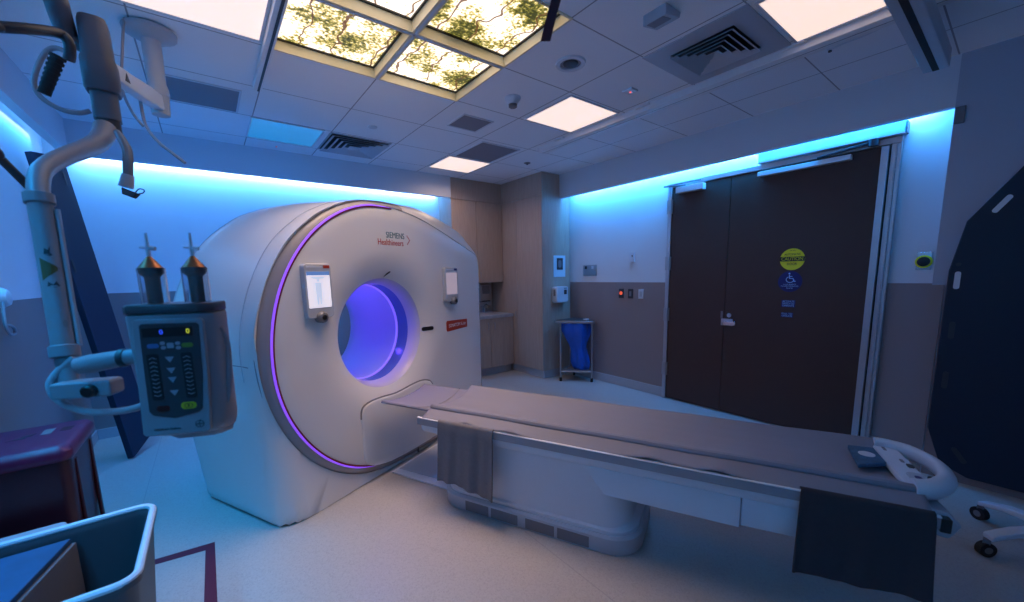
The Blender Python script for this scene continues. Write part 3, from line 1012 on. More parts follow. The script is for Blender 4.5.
build(MB().prism([(GX - .20, HY - .05), (GX + .20, HY - .05), (GX + .19, HY - .088), (GX + .10, HY - .092), (GX - .10, HY - .090), (GX - .18, HY - .075)], 'z', .612, .632), 'grip_shelf', 'plastic_white', pt, bevel=.004)
cp = build(MB().prism(rrect(GX - .185, GX - .075, HY - .075, HY - .02, .018), 'z', .646, .654), 'control_pad', 'plastic_pale', pt, bevel=.003)
build(MB().prism(rrect(GX - .155, GX - .115, HY - .055, HY - .035, .008), 'z', .653, .657), 'control_key', 'sign_blue', cp)
build(MB().prism(rrect(GX - .165, GX - .105, HY - .090, HY - .077, .006), 'z', .646, .660), 'control_lever', 'plastic_dark', cp)
build(MB().prism(rrect(GX - .02, GX + .015, HY - .072, HY - .05, .008), 'z', .646, .652), 'release_key', 'plastic_dark', pt)
build(MB().prism(rrect(GX + .03, GX + .065, HY - .055, HY - .043, .005), 'z', .646, .6495), 'release_mark', 'plastic_grey', pt)
build(MB().prism(rrect(GX + .15, GX + .19, HY - .03, HY - .018, .005), 'z', .646, .6495), 'release_mark', 'plastic_grey', pt)
# end of the frame below the grip
build(MB().prism([(-2.93, .50), (-2.93, .60), (-2.985, .595), (-3.03, .55), (-3.0, .49)], 'x', TX - .28, TX + .28), 'end_cover', 'plastic_pale', pt, bevel=.01)
build(MB().box(TX - .343, TX - .31, -2.975, -2.946, .545, .598), 'rail_end', 'black', pt, bevel=.004)
# floor cover plate between gantry and pedestal
fpl = build(MB().prism([(.285, -.03), (.86, -.03), (.86, -.60), (.27, -.60)], 'z', .0, .012), 'floor_plate', 'plastic_white', pt, bevel=.004)
build(MB().prism([(.345, -.05), (.80, -.05), (.80, -.60), (.345, -.60)], 'z', .012, .0165), 'plate_inlay', 'plastic_pale', fpl, bevel=.002)

# cloths hanging over the near rail


def cloth(y0, y1, ztop, zb0, zb1, seed, amp, lean):
    rnd = random.Random(seed)
    ph = [rnd.uniform(0, 6.28) for _ in range(6)]

    def fn(u, v):
        y = y0 + (y1 - y0) * u
        # over the rail: from the inside over the top and down the outside
        zb = zb0 + (zb1 - zb0) * u
        L = v
        if L < .06:
            a = L / .06
            return (.062 + .012 * (1 - a) - .008 * a, -y, ztop - .003 + .012 * math.sin(a * PI / 2))
        t_ = (L - .06) / .94
        z = ztop + .008 - (ztop + .008 - zb) * t_
        f = amp * (t_ ** .7) * (math.sin(u * 17 + ph[0]) + .6 * math.sin(u * 31 + ph[1] + t_ * 1.5) + .4 * math.sin(u * 7 + ph[2] - t_ * 2))
        edge = .02 * t_ * (abs(u - .5) * 2) ** 8
        return (.046 - .006 * min(1, t_ * 8) - abs(lean) * t_ * (.3 + .7 * t_) + f - edge, -y - .01 * t_ * math.sin(u * 3 + ph[3]), z + .004 * math.sin(u * 9 + ph[4]) * t_)
    return fn


tw = build(MB().sheet(cloth(.70, 1.09, .606, .235, .192, 3, .008, .010), 60, 44), 'towel', 'towel_grey', fr=G, solid=.007, ang=80)
tag(tw, 'grey cloth hanging over the table rail near the scanner', 'towel')
tw = build(MB().sheet(cloth(2.53, 2.925, .610, .262, .285, 8, .0035, .012), 60, 44), 'towel', 'towel_dark', fr=G, solid=.007, ang=80)
tag(tw, 'dark grey cloth hanging over the far foot end of the table rail', 'towel')
# positioning pad lying on the mattress
pb = thing('positioning_pad', 'flat teal patterned box with white round patch lying on the mattress', 'pad', (.46, -2.83, .62), G)


def padq(z, k=0.0):
    c = [(.533, -2.785), (.543, -2.882), (.383, -2.883), (.311, -2.771)]
    cx, cy = .44, -2.83
    return [(cx + (x - cx) * (1 - k), cy + (y - cy) * (1 - k), z) for x, y in c]


build(MB().loft([padq(.633), padq(.652)], True, True), 'box', 'pad_teal', pb, bevel=.003)
build(MB().lathe([(.001, .6522), (.030, .6522), (.030, .654), (.001, .654)], (.445, -2.832, 0), 'z', 28), 'patch', 'plastic_white', pb)

# ------------------------------------------------------------------ cabinets
t = thing('tall_cabinet', 'tall floor-to-ceiling wooden cabinet in the far corner', 'cabinet', (3.94, 4.5, 0))
build(MB().box(3.69, 4.208, 4.062, 5.32, .115, ZC - .001), 'body', 'wood_tan', t)
build(MB().box(3.672, 3.689, 4.062, 5.32, 2.552, ZC - .001), 'fascia', 'wood_tan', t, bevel=.002)
d_ = build(MB().box(3.672, 3.689, 4.062, 4.62, .118, 2.548), 'door', 'wood_tan', t, bevel=.002)
build(MB().tube([(3.672, 4.65, .86), (3.655, 4.65, .865), (3.655, 4.65, .93), (3.672, 4.65, .935)], .0045, 8, 2), 'handle', 'brushed', d_)
build(MB().box(3.672, 3.689, 4.624, 4.968, .118, 2.548), 'door', 'wood_tan', t, bevel=.002)
build(MB().box(3.70, 4.19, 4.075, 5.3, 0, .115), 'plinth', 'base_grey', t, bevel=.004)
t = thing('wall_cabinet', 'wooden wall cabinet with two doors above the worktop', 'cabinet', (3.23, 5.15, 1.38))
build(MB().box(2.80, 3.668, 4.99, 5.325, 1.38, ZC - .001), 'body', 'wood_tan', t)
build(MB().box(2.80, 3.668, 4.97, 4.989, 2.556, ZC - .001), 'fascia', 'wood_tan', t, bevel=.002)
for a, b, hx in ((2.80, 3.205, 3.16), (3.21, 3.668, 3.25)):
    d_ = build(MB().box(a, b, 4.97, 4.989, 1.382, 2.55), 'door', 'wood_tan', t, bevel=.002)
    build(MB().tube([(hx, 4.97, 1.45), (hx, 4.952, 1.455), (hx, 4.952, 1.53), (hx, 4.97, 1.535)], .0045, 8, 2), 'handle', 'brushed', d_)
t = thing('base_cabinet', 'wooden base cabinet with looped handles under the stone worktop', 'cabinet', (3.2, 5.0, 0))
build(MB().box(2.80, 3.668, 4.752, 5.325, .118, .862), 'body', 'wood_tan', t)
for a, b, hx in ((2.80, 3.245, 3.20), (3.25, 3.47, 3.31)):
    d_ = build(MB().box(a, b, 4.733, 4.751, .122, .858), 'door', 'wood_tan', t, bevel=.002)
    build(MB().tube([(hx, 4.733, .70), (hx, 4.712, .705), (hx, 4.712, .79), (hx, 4.733, .795)], .005, 8, 2), 'handle', 'brushed', d_)
build(MB().box(3.473, 3.668, 4.733, 4.751, .122, .858), 'filler', 'wood_tan', t, bevel=.002)
build(MB().box(2.80, 3.668, 4.80, 5.3, 0, .118), 'plinth', 'base_grey', t, bevel=.004)
t = thing('worktop', 'mottled grey stone worktop on the wooden base cabinet', 'worktop', (3.2, 5.0, .862))
build(MB().box(2.80, 3.668, 4.715, 5.325, .862, .905), 'slab', 'countertop', t, bevel=.004)
build(MB().box(2.80, 3.668, 5.30, 5.325, .905, 1.0), 'backsplash', 'countertop', t, bevel=.003)
t = thing('paper_towel_dispenser', 'grey steel towel dispenser under the wooden wall cabinet', 'dispenser', (3.46, 5.25, 1.08))
build(MB().box(3.36, 3.58, 5.16, 5.328, 1.09, 1.35), 'casing', 'brushed', t, bevel=.012)
build(MB().box(3.40, 3.54, 5.155, 5.161, 1.20, 1.33), 'door', 'plastic_grey', t, bevel=.003)
build(MB().box(3.39, 3.55, 5.17, 5.25, 1.078, 1.09), 'slot', 'black', t)
t = thing('faucet', 'chrome tap on the stone worktop below the towel dispenser', 'tap', (3.47, 5.22, .905))
build(MB().tube([(3.47, 5.22, .906), (3.47, 5.22, 1.0), (3.47, 5.17, 1.03), (3.47, 5.09, 1.0)], [.016, .013, .012, .011], 10, 4), 'spout', 'chrome', t)
build(MB().tube([(3.50, 5.22, .95), (3.55, 5.21, .975)], .008, 8), 'lever', 'chrome', t)

# things on the side of the tall cabinet
t = thing('notice', 'white notice with a dark picture on the side of the tall cabinet', 'notice', (4.0, 4.058, 1.45))
build(MB().box(3.885, 4.115, 4.0575, 4.0615, 1.445, 1.745), 'sheet', 'paper', t)
build(MB().box(3.945, 4.065, 4.056, 4.0576, 1.545, 1.71), 'picture', 'plastic_dark', t)
build(MB().prism(rrect(3.975, 4.035, 1.575, 1.68, .025), 'y', 4.0545, 4.0562), 'picture_motif', 'plastic_grey', t)
t = thing('hand_sanitizer', 'white hand sanitizer dispenser on the tall cabinet below the notice', 'dispenser', (3.93, 4.02, 1.08))
build(MB().prism([(3.965, 1.085), (4.05, 1.085), (4.07, 1.11), (4.07, 1.29), (4.055, 1.31), (3.86, 1.31), (3.845, 1.29), (3.845, 1.11), (3.86, 1.085)], 'y', 3.955, 4.0605), 'casing', 'plastic_white', t, bevel=.012)
build(MB().box(3.985, 4.04, 3.952, 3.956, 1.20, 1.265), 'window', 'plastic_dark', t, bevel=.002)
build(MB().box(3.985, 4.045, 3.952, 3.956, 1.28, 1.293), 'badge', 'logo_teal', t)
build(MB().box(3.842, 3.846, 3.985, 4.02, 1.18, 1.27), 'side_label', 'plastic_grey', t)

# fittings on the right-hand wall
t = thing('wall_control_plate', 'double steel wall plate just above the taupe cladding by the cabinet', 'wall plate', (4.215, 3.68, 1.45))
build(MB().box(4.212, 4.2205, 3.565, 3.805, 1.452, 1.60), 'plate', 'brushed', t, bevel=.003)
build(MB().box(4.208, 4.2125, 3.615, 3.65, 1.545, 1.585), 'key', 'plastic_white', t)
build(MB().box(4.208, 4.2125, 3.735, 3.77, 1.545, 1.585), 'key', 'plastic_dark', t)
t = thing('thermostat', 'small white thermostat high on the blue-lit wall left of the door', 'thermostat', (4.215, 3.0, 1.61))
build(MB().box(4.205, 4.2205, 2.962, 3.038, 1.615, 1.735), 'casing', 'plastic_white', t, bevel=.004)
build(MB().box(4.2035, 4.2055, 2.985, 3.0, 1.68, 1.70), 'button', 'plastic_dark', t)
for yy, m1, m2, lb, ct in ((3.145, 'plastic_dark', 'led_red', 'dark wall switch with glowing red light left of the door', 'switch'), (3.005, 'plastic_dark', 'plastic_grey', 'dark grey wall switch, middle of the three beside the door', 'switch'), (2.853, 'plastic_white', 'plastic_pale', 'white wall switch nearest the door frame', 'switch')):
    t = thing('wall_switch', lb, ct, (4.205, yy, 1.16), group='switches on the taupe wall')
    build(MB().box(4.200, 4.2085, yy - .036, yy + .036, 1.165, 1.282), 'plate', m1, t, bevel=.003)
    if m2 == 'led_red':
        build(MB().ring([(.020, 0), (.020, -.006), (.010, -.006), (.010, 0)], (4.2, yy, 1.228), 'x', 20), 'lamp_ring', m2, t)
    else:
        build(MB().box(4.196, 4.2005, yy - .017, yy + .017, 1.19, 1.255), 'rocker', m2, t, bevel=.002)
t = thing('exit_push_plate', 'steel push plate with black round button edged in yellow right of the door', 'push plate', (4.21, .46, 1.47))
build(MB().box(4.210, 4.2205, .422, .502, 1.465, 1.595), 'plate', 'chrome', t, bevel=.003)
build(MB().lathe([(.046, 0), (.046, -.014), (.040, -.018)], (4.21, .462, 1.525), 'x', 28), 'collar', 'sign_yellow', t)
build(MB().lathe([(.036, -.016), (.034, -.03), (.02, -.036)], (4.21, .462, 1.525), 'x', 28), 'button', 'black', t)
tag(build(MB().box(3.985, 4.0, .335, .384, 2.41, 2.515), 'door_sensor', 'plastic_grey', bevel=.004), 'small dark sensor box at the top corner of the door opening', 'sensor')

# ------------------------------------------------------------------ double door
dr_ = bpy.data.objects.new('door_1', None)
COL.objects.link(dr_)
dr_.location = (4.2, 1.6, 0)
ORG[dr_.name] = (W, Vector((4.2, 1.6, 0)))
struct(dr_)
f = MB()
f.box(4.175, 4.22, 2.474, 2.518, 0, 2.452).box(4.175, 4.22, .645, 2.474, 2.405, 2.452)
build(f, 'door_frame', 'steel_frame', dr_, bevel=.004)
build(MB().box(4.172, 4.22, .645, .703, 0, 2.404), 'door_frame', 'steel_frame', dr_, bevel=.004)
build(MB().box(4.155, 4.2, .712, .757, .01, 2.395), 'edge_guard', 'steel_frame', dr_, bevel=.003)
build(MB().box(4.19, 4.21, .7035, .7115, .01, 2.395), 'hinge_gap', 'black', dr_)
hp = MB()
for k in range(26):
    hp.tube([(4.168, .672, .06 + k * .09), (4.168, .672, .06 + k * .09 + .082)], .006, 8)
build(hp, 'piano_hinge', 'brushed', dr_)
lf = build(MB().box(4.185, 4.218, .757, 1.848, .012, 2.402), 'door_leaf', 'door_brown', dr_, bevel=.002)
hb = build(MB().box(4.168, 4.186, 1.76, 1.872, .93, .998), 'handle', 'brushed', lf, bevel=.003)
build(MB().prism([(1.735, .937), (1.835, .935), (1.838, .975), (1.725, .98), (1.715, .965), (1.72, .942)], 'x', 4.135, 4.162), 'paddle', 'chrome', hb, bevel=.006)
build(MB().lathe([(.021, 0), (.021, -.008), (.016, -.012)], (4.186, 1.80, 1.035), 'x', 20), 'lock_cylinder', 'brushed', lf)
l2 = build(MB().box(4.185, 4.218, 1.852, 2.474, .012, 2.402), 'door_leaf', 'door_brown', dr_, bevel=.002)
build(MB().box(4.181, 4.186, 1.862, 1.884, 1.0, 1.075), 'strike_plate', 'plastic_grey', l2)
for z in (.36, 1.0, 1.58, 2.2):
    build(MB().box(4.168, 4.186, 2.458, 2.522, z - .075, z + .075).tube([(4.166, 2.476, z - .075), (4.166, 2.476, z + .075)], .008, 8), 'hinge', 'brushed', dr_)
cl_ = build(MB().box(4.12, 4.185, 2.10, 2.40, 2.325, 2.388), 'door_closer', 'rail_alu', l2, bevel=.004)
build(MB().tube([(4.11, 2.28, 2.392), (4.06, 2.50, 2.402), (4.085, 2.52, 2.412), (4.17, 2.15, 2.43)], .008, 8), 'closer_arm', 'plastic_grey', cl_)
t = thing('door_operator', 'long aluminium automatic door operator above the brown double door', 'door operator', (4.13, 1.1, 2.44))
build(MB().box(4.125, 4.218, .632, 1.60, 2.456, 2.545), 'housing', 'rail_alu', t, bevel=.004)
build(MB().box(4.13, 4.215, .622, .632, 2.46, 2.54), 'end_cap', 'plastic_grey', t)
t = thing('door_operator_track', 'slim aluminium guide track with dark arm on the brown door top', 'door operator', (4.15, 1.25, 2.34))
build(MB().box(4.13, 4.184, .93, 1.60, 2.342, 2.382), 'guide_track', 'rail_alu', t, bevel=.003)
build(MB().prism([(.80, 2.425), (1.15, 2.392), (1.15, 2.404), (.80, 2.443)], 'x', 4.115, 4.14), 'arm', 'plastic_dark', t, bevel=.003)
build(MB().lathe([(.03, 0), (.03, .05)], (4.13, .80, 2.405), 'z', 16), 'pivot', 'plastic_dark', t)

# stickers on the door
def disc_sign(name, label, y, z, r, m):
    t = thing(name, label, 'sign', (4.18, y, z - r))
    build(MB().lathe([(r, 0), (r, -.0012)], (4.1848, y, z), 'x', 48), 'disc', m, t)
    return t


t = disc_sign('caution_sign', 'round yellow caution sticker on the brown door', 1.288, 1.577, .096, 'sign_yellow')
build(MB().box(4.1818, 4.1834, 1.193, 1.383, 1.560, 1.600), 'band', 'black', t)
F_ = (-1, 0, 0)
text('lettering', 'CAUTION', 'sign_yellow', t, (4.1812, 1.288, 1.580), .042, F_, width=.165)
text('lettering', 'AUTOMATIC', 'black', t, (4.1830, 1.288, 1.620), .026, F_, width=.125)
text('lettering', 'DOOR', 'black', t, (4.1830, 1.288, 1.535), .028, F_, width=.075)
text('lettering', 'CAUTION', 'black', t, (4.1830, 1.288, 1.654), .010, F_, width=.04)
t = disc_sign('accessible_sign', 'round blue wheelchair sticker below the yellow one on the brown door', 1.292, 1.378, .094, 'sign_blue')
w_ = MB()
Y0, Z0 = 1.292, 1.40


def wp(a, b):
    return (4.1826, Y0 - a, Z0 + b)   # a runs to the reader's right


w_.tube([wp(.030 * math.cos(x), -.004 + .026 * math.sin(x)) for x in [2.0 + 4.3 * k / 20 for k in range(21)]], .0035, 6)
w_.lathe([(.0075, 0), (.0075, -.001)], wp(-.008, .050), 'x', 14)
w_.tube([wp(-.007, .040), wp(-.004, .006), wp(.022, .006), wp(.034, -.022), wp(.044, -.018)], .0042, 6)
w_.tube([wp(-.005, .024), wp(.016, .024)], .003, 6)
build(w_, 'wheelchair_symbol', 'ink_blue', t)
text('lettering', 'LOW ENERGY', 'ink_blue', t, (4.1830, 1.292, 1.352), .015, F_, width=.10)
text('lettering', 'POWER OPERATED', 'ink_blue', t, (4.1830, 1.292, 1.336), .015, F_, width=.135)
text('lettering', 'DOOR', 'ink_blue', t, (4.1830, 1.292, 1.318), .015, F_, width=.05)
for lb, y, z, h, w0, rows in (('upper small blue sticker, three lines of letters, below the round stickers', 1.292, 1.178, .032, .055, ('ACTIVATE', 'SWITCH TO', 'OPERATE')), ('lowest small blue sticker, two lines of letters, on the brown door', 1.296, 1.074, .022, .048, ('PULL TO', 'OPERATE'))):
    t = thing('instruction_sticker', lb, 'sign', (4.18, y, z - h))
    build(MB().box(4.1835, 4.1848, y - w0, y + w0, z - h, z + h), 'backing', 'sign_blue', t)
    n = len(rows)
    for k, rr_ in enumerate(rows):
        text('lettering', rr_, 'ink_blue', t, (4.1832, y, z + (n - 1 - 2 * k) * h / n * .92), .022, F_, width=w0 * 1.7)

# ------------------------------------------------------------------ corner hamper with blue bag
t = thing('hamper_stand', 'corner hamper stand of steel tube with a flat lid and blue bag', 'hamper', (4.0, 3.78, 0))
LG = [(3.79, 3.83), (4.07, 3.51), (4.165, 3.93)]
for x, y in LG:
    lg = build(MB().tube([(x, y, .05), (x, y, .825)], .013, 12), 'leg', 'brushed', t)
    build(MB().lathe([(.017, 0), (.02, .01), (.016, .055)], (x, y, 0), 'z', 14), 'foot', 'rubber', lg)
b = MB()
for a, c in ((0, 1), (1, 2), (2, 0)):
    b.tube([(*LG[a], .14), (*LG[c], .14)], .011, 8)
build(b, 'lower_frame', 'brushed', t)
build(MB().prism([(p[0], p[1]) for p in LG], 'z', .143, .150), 'base_shelf', 'plastic_grey', t)
lid = [(3.755, 3.845), (4.055, 3.475), (4.09, 3.475), (4.19, 3.62), (4.19, 3.955), (3.79, 3.955), (3.75, 3.88)]
ld = build(MB().prism(lid, 'z', .815, .850), 'lid', 'brushed', t, bevel=.008)
build(MB().prism([(3.98 + (x - 3.98) * .96, 3.78 + (y - 3.78) * .96) for x, y in lid], 'z', .8502, .853), 'lid_top', 'plastic_dark', ld)
build(MB().prism(rrect(4.05, 4.12, 3.60, 3.66, .01), 'z', .853, .866), 'lid_latch', 'plastic_white', ld, bevel=.003)


def bag(k, a):
    cx0, cy0 = 3.985, 3.745
    top = .812
    z = top - k * .66
    cx = cx0 + .085 * k ** 1.3
    cy = cy0 - .055 * k ** 1.3
    rx = (.185 * (1 - k) + .085 * k + .02 * math.sin(k * 9)) * (1 + .10 * math.sin(5 * a + k * 4) + .06 * math.sin(9 * a - k * 3))
    ry = rx * .85
    dx = Vector((.66, -.75, 0))
    dy = Vector((.75, .66, 0))
    return Vector((cx, cy, z)) + dx * (rx * math.cos(a)) + dy * (ry * math.sin(a) * .7)


build(MB().loft([[bag(k / 16, 2 * PI * j / 40) for j in range(40)] for k in range(17)], True, True), 'bag', 'blue_bag', t, ang=80)

# ------------------------------------------------------------------ navy boards


def slot(cx, cy, w_, h_, ang_):
    p = rrect(-w_ / 2, w_ / 2, -h_ / 2, h_ / 2, min(w_, h_) * .45)
    c, s = math.cos(ang_), math.sin(ang_)
    return [(cx + x * c - y * s, cy + x * s + y * c) for x, y in p]


t = thing('lead_shield_board', 'large navy board with clipped corners and hand slots at the right edge', 'board', (3.97, -.2, .07))
ol = [(.312, .36), (.312, 1.46), (.262, 1.775), (-.02, 2.21), (-.62, 2.21), (-.90, 1.78), (-.90, .36), (-.62, .06), (.10, .06), (.235, .12)]
build(MB().prism(ol, 'x', 3.945, 3.985), 'panel', 'board_navy', t, bevel=.006)
for i, (y, z, a) in enumerate(((.125, 1.865, -.57), (.268, 1.395, 0), (.262, 1.06, 0), (.26, .715, 0), (.15, .205, -.6))):
    build(MB().prism(slot(y, z, .028, .115, -a if i == 0 else a), 'x', 3.9425, 3.947), 'hand_slot', 'plastic_dark' if z < 1.36 else 'wall_white', t)
build(MB().lathe([(.012, 0), (.012, -.006)], (3.945, .272, 1.50), 'x', 14), 'screw', 'plastic_dark', t)
# board leaning in the back left corner
n0, n1 = Vector((-.647, 4.51, .012)), Vector((-.925, 4.60, 2.50))
f0, f1 = Vector((-.535, 4.80, .09)), Vector((-.785, 4.76, 2.42))
t = thing('transfer_board', 'tall narrow navy board with hand slots leaning in the left corner behind the injector', 'board', n0)
nv = (f0 - n0).cross(n1 - n0).normalized()
if nv.x > 0:
    nv = -nv
th_ = nv * .045
lf_ = lambda a, b, k: a + (b - a) * k
poly = [n0, lf_(n0, f0, .15), f0 + Vector((0, 0, .03)), f1, lf_(n1, f1, .55) + Vector((-.0, 0, .03)), n1 + Vector((0, 0, -.02))]
m_ = MB()
n_ = len(poly)
m_.add(poly + [p + th_ for p in poly], [tuple(range(n_)), tuple(range(2 * n_ - 1, n_ - 1, -1))] + [(i, n_ + i, n_ + (i + 1) % n_, (i + 1) % n_) for i in range(n_)])
build(m_, 'panel', 'board_navy', t, bevel=.004)
for k, u in ((.955, .85), (.63, .88), (.655, .14), (.06, .75)):
    c = lf_(lf_(n0, n1, k), lf_(f0, f1, k), u)
    eu = ((f0 - n0).normalized() * .014)
    ev_ = ((n1 - n0).normalized() * .05)
    q4 = [c - eu - ev_, c + eu - ev_, c + eu + ev_, c - eu + ev_]
    build(MB().quad8([p - nv * .0015 for p in q4], [p + nv * .001 for p in q4]), 'hand_slot', 'black' if k > .1 else 'plastic_white', t)

# ------------------------------------------------------------------ red sharps container, grey bin, tape
t = thing('sharps_container', 'dark red waste container with magenta lid beside the grey bin', 'waste container', (-.77, 2.75, 0))


def rq(x0, x1, y0, y1, z, r=.04):
    return [(x, y, z) for x, y in rrect(x0, x1, y0, y1, r, 5)]


build(MB().loft([rq(-.955, -.60, 2.56, 2.95, 0), rq(-.975, -.575, 2.54, 2.97, .40), rq(-.985, -.565, 2.53, 2.98, .72)], True, True), 'body', 'red_dark', t)
build(MB().loft([rq(-.988, -.56, 2.525, 2.985, .72), rq(-.988, -.553, 2.515, 2.99, .735), rq(-.988, -.553, 2.515, 2.99, .765), rq(-.985, -.565, 2.53, 2.98, .785), rq(-.97, -.58, 2.55, 2.965, .79)], True, True), 'lid', 'red_lid', t, ang=40)
for y in (2.60, 2.88):
    build(MB().box(-.575, -.560, y, y + .03, .02, .70), 'rib', 'red_dark', t, bevel=.006)
wl = build(MB().box(-.70, -.665, 2.78, 2.87, .7895, .7915), 'warning_label', 'plastic_grey', t)
build(MB().box(-.64, -.60, 2.80, 2.86, .7895, .7912), 'warning_label', 'red_dark', t)
build(MB().prism([(-.80, 2.765), (-.755, 2.80), (-.765, 2.81), (-.72, 2.83), (-.73, 2.80), (-.75, 2.79), (-.74, 2.77)], 'z', .7895, .7912), 'arrow_mark', 'plastic_dark', t)

t = thing('waste_bin', 'open grey rectangular bin in the near left corner', 'bin', (-.55, 1.7, 0))
bx = (-.95, -.245, 1.47, 1.965)
rb = []
for z, d in ((0, .055), (.62, .004), (.635, -.006), (.652, -.006), (.655, .006), (.645, .012), (.62, .014), (.03, .062)):
    rb.append(rq(bx[0] + d, bx[1] - d, bx[2] + d, bx[3] - d, z, .05))
build(MB().loft(rb, True, True), 'shell', 'bin_grey', t, ang=40)
build(MB().ring([(0, 0)], (0, 0, 0)) if False else MB().tube([(x, y, .655) for x, y, _ in rq(bx[0] + .002, bx[1] - .002, bx[2] + .002, bx[3] - .002, 0, .05)] + [(bx[1] - .002, bx[3] - .052, .655)], .011, 8), 'rim', 'plastic_white', t)
# box of linen standing in the bin
t = thing('linen_box', 'blue-topped box standing inside the grey bin', 'box', (-.68, 1.75, .3))
lb4 = [(-.92, 1.56), (-.53, 1.56), (-.45, 1.925), (-.92, 1.925)]
build(MB().prism(lb4, 'z', .30, .612), 'carton', 'plastic_grey', t, bevel=.004)
build(MB().prism([(-.915, 1.565), (-.537, 1.565), (-.46, 1.92), (-.915, 1.92)], 'z', .6125, .632), 'blue_cover', 'blue_sheet', t, bevel=.004)
t = thing('folded_cloth', 'folded pale cloth on the low step between the bin and the red container', 'cloth', (-.82, 2.3, .5))
for k in range(4):
    build(MB().prism(rrect(-.95, -.54 - k * .012, 2.12, 2.42, .03), 'z', .42 + k * .018, .437 + k * .018), 'layer', 'plastic_pale', t, bevel=.006)
t = thing('step_stool', 'dark low stand behind the grey bin carrying the folded cloth', 'stand', (-.76, 2.25, 0))
build(MB().box(-.97, -.53, 2.08, 2.46, .39, .42), 'top', 'plastic_dark', t, bevel=.005)
for x in (-.95, -.57):
    for y in (2.1, 2.42):
        build(MB().box(x, x + .025, y, y + .025, 0, .39), 'leg', 'plastic_dark', t)
tp = MB()
tp.prism([(-.165, 2.20), (-.115, 2.20), (-.117, 2.715), (-.160, 2.66)], 'z', .0004, .0016)
tp.prism([(-.160, 2.66), (-.117, 2.715), (-.45, 2.755), (-.45, 2.705)], 'z', .0004, .0016)
tp.prism([(-.165, 2.20), (-.115, 2.20), (-.115, 1.2), (-.165, 1.2)], 'z', .0004, .0016)
tag(build(tp, 'floor_tape', 'tape_red'), 'dark red corner of floor marking tape beside the grey bin', 'tape')

# small fittings on the left wall
t = thing('cuff_hanger', 'small white round wall fitting with a looped cyan cable at the left edge', 'wall fitting', (-.985, 3.7, 1.4))
build(MB().lathe([(.06, 0), (.06, .02), (.045, .045), (.02, .055)], (-.988, 3.71, 1.425), 'x', 24), 'cap', 'plastic_white', t)
build(MB().tube([(-.96, 3.66, 1.40), (-.95, 3.60, 1.27), (-.95, 3.64, 1.21), (-.95, 3.72, 1.21), (-.95, 3.70, 1.25), (-.95, 3.60, 1.27)], .008, 8, 6), 'cable', 'cable_pale', t)

# ------------------------------------------------------------------ contrast injector on its ceiling arm
ij = thing('contrast_injector', 'ceiling-hung contrast injector with keypad head on a bent white arm', 'injector', (0.03, .0, 1.06), I)


def il(p):
    return I.l(p)


FL = Vector((-.10, 3.0, ZC))
b = MB().lathe([(.10, 0), (.115, -.012), (.112, -.03), (.075, -.05), (.045, -.06)], il(FL), 'z', 36)
build(b, 'ceiling_flange', 'plastic_pale', ij)
b = MB().lathe([(.042, -.05), (.042, -.09), (.040, -.27), (.048, -.30), (.050, -.335)], il(FL), 'z', 24)
build(b, 'ceiling_column', 'plastic_pale', ij)
b = MB().lathe([(.046, -.335), (.042, -.40), (.040, -.435)], il(FL), 'z', 24)
build(b, 'column_swivel', 'plastic_pale', ij)
J = at(99, 62, 1.62)
# extension arm from the ceiling column to the joint
a0 = Vector((FL.x + .0, FL.y, ZC - .375))
a1 = Vector((J.x, J.y, J.z - .005))
dr = (a1 - a0).normalized()
sd_ = dr.cross(Vector((0, 0, 1))).normalized()
u_ = sd_.cross(dr)
arm = MB()
arm.loft([[il(p + sd_ * (w_ * x) + u_ * (h_ * y)) for x, y in ((-1, -1), (1, -1), (1, 1), (-1, 1))] for p, w_, h_ in ((a0 - dr * .05, .028, .035), (a0 + dr * .16, .028, .042), (a1 - dr * .25, .024, .036), (a1 + dr * .02, .024, .034))])
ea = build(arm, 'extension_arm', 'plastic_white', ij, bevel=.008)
mk = a1 - dr * .17 + sd_ * .0255
if (CAM - mk).dot(sd_) < 0:
    mk = a1 - dr * .17 - sd_ * .0255
tri = [mk + dr * .022 - u_ * .016, mk - dr * .022 - u_ * .016, mk + u_ * .02]
off = (CAM - mk).dot(sd_)
ofv = sd_ * (.0012 if off > 0 else -.0012)
build(MB().add([il(p - ofv) for p in tri] + [il(p + ofv) for p in tri], [(0, 1, 2), (5, 4, 3), (0, 3, 4, 1), (1, 4, 5, 2), (2, 5, 3, 0)]), 'warning_mark', 'plastic_dark', ea)
# vertical joint housing (upper two dark covers, lower sleeve)
jx, jy = J.x, J.y


def vp_(x, y, z):
    return il(Vector((x, y, z)))


zt = at(96, 24, 1.62).z
zm = at(101, 62, 1.62).z
zl = at(104, 92, 1.62).z
zs = at(105, 118, 1.62).z
zb = at(105, 131, 1.62).z


def rcol(rs):
    rings = []
    for (w_, d_, z) in rs:
        rings.append([vp_(jx + x, jy + y, z) for x, y in rrect(-w_, w_, -d_, d_, min(w_, d_) * .7, 5)])
    return rings


build(MB().loft(rcol([(.040, .052, zt), (.045, .056, zt - .02), (.048, .058, zm)])), 'joint_cover', 'injector_grey', ij, ang=50)
build(MB().loft(rcol([(.052, .061, zm + .004), (.055, .063, zm - .01), (.055, .063, zl + .01), (.050, .058, zl)])), 'joint_collar', 'injector_grey', ij, ang=50)
build(MB().loft(rcol([(.041, .041, zl + .01), (.042, .042, zl - .02), (.042, .042, zs)])), 'joint_sleeve', 'injector_grey', ij, ang=50)
build(MB().loft(rcol([(.038, .038, zs + .005), (.038, .038, zb)])), 'swivel_ring', 'plastic_dark', ij, ang=50)
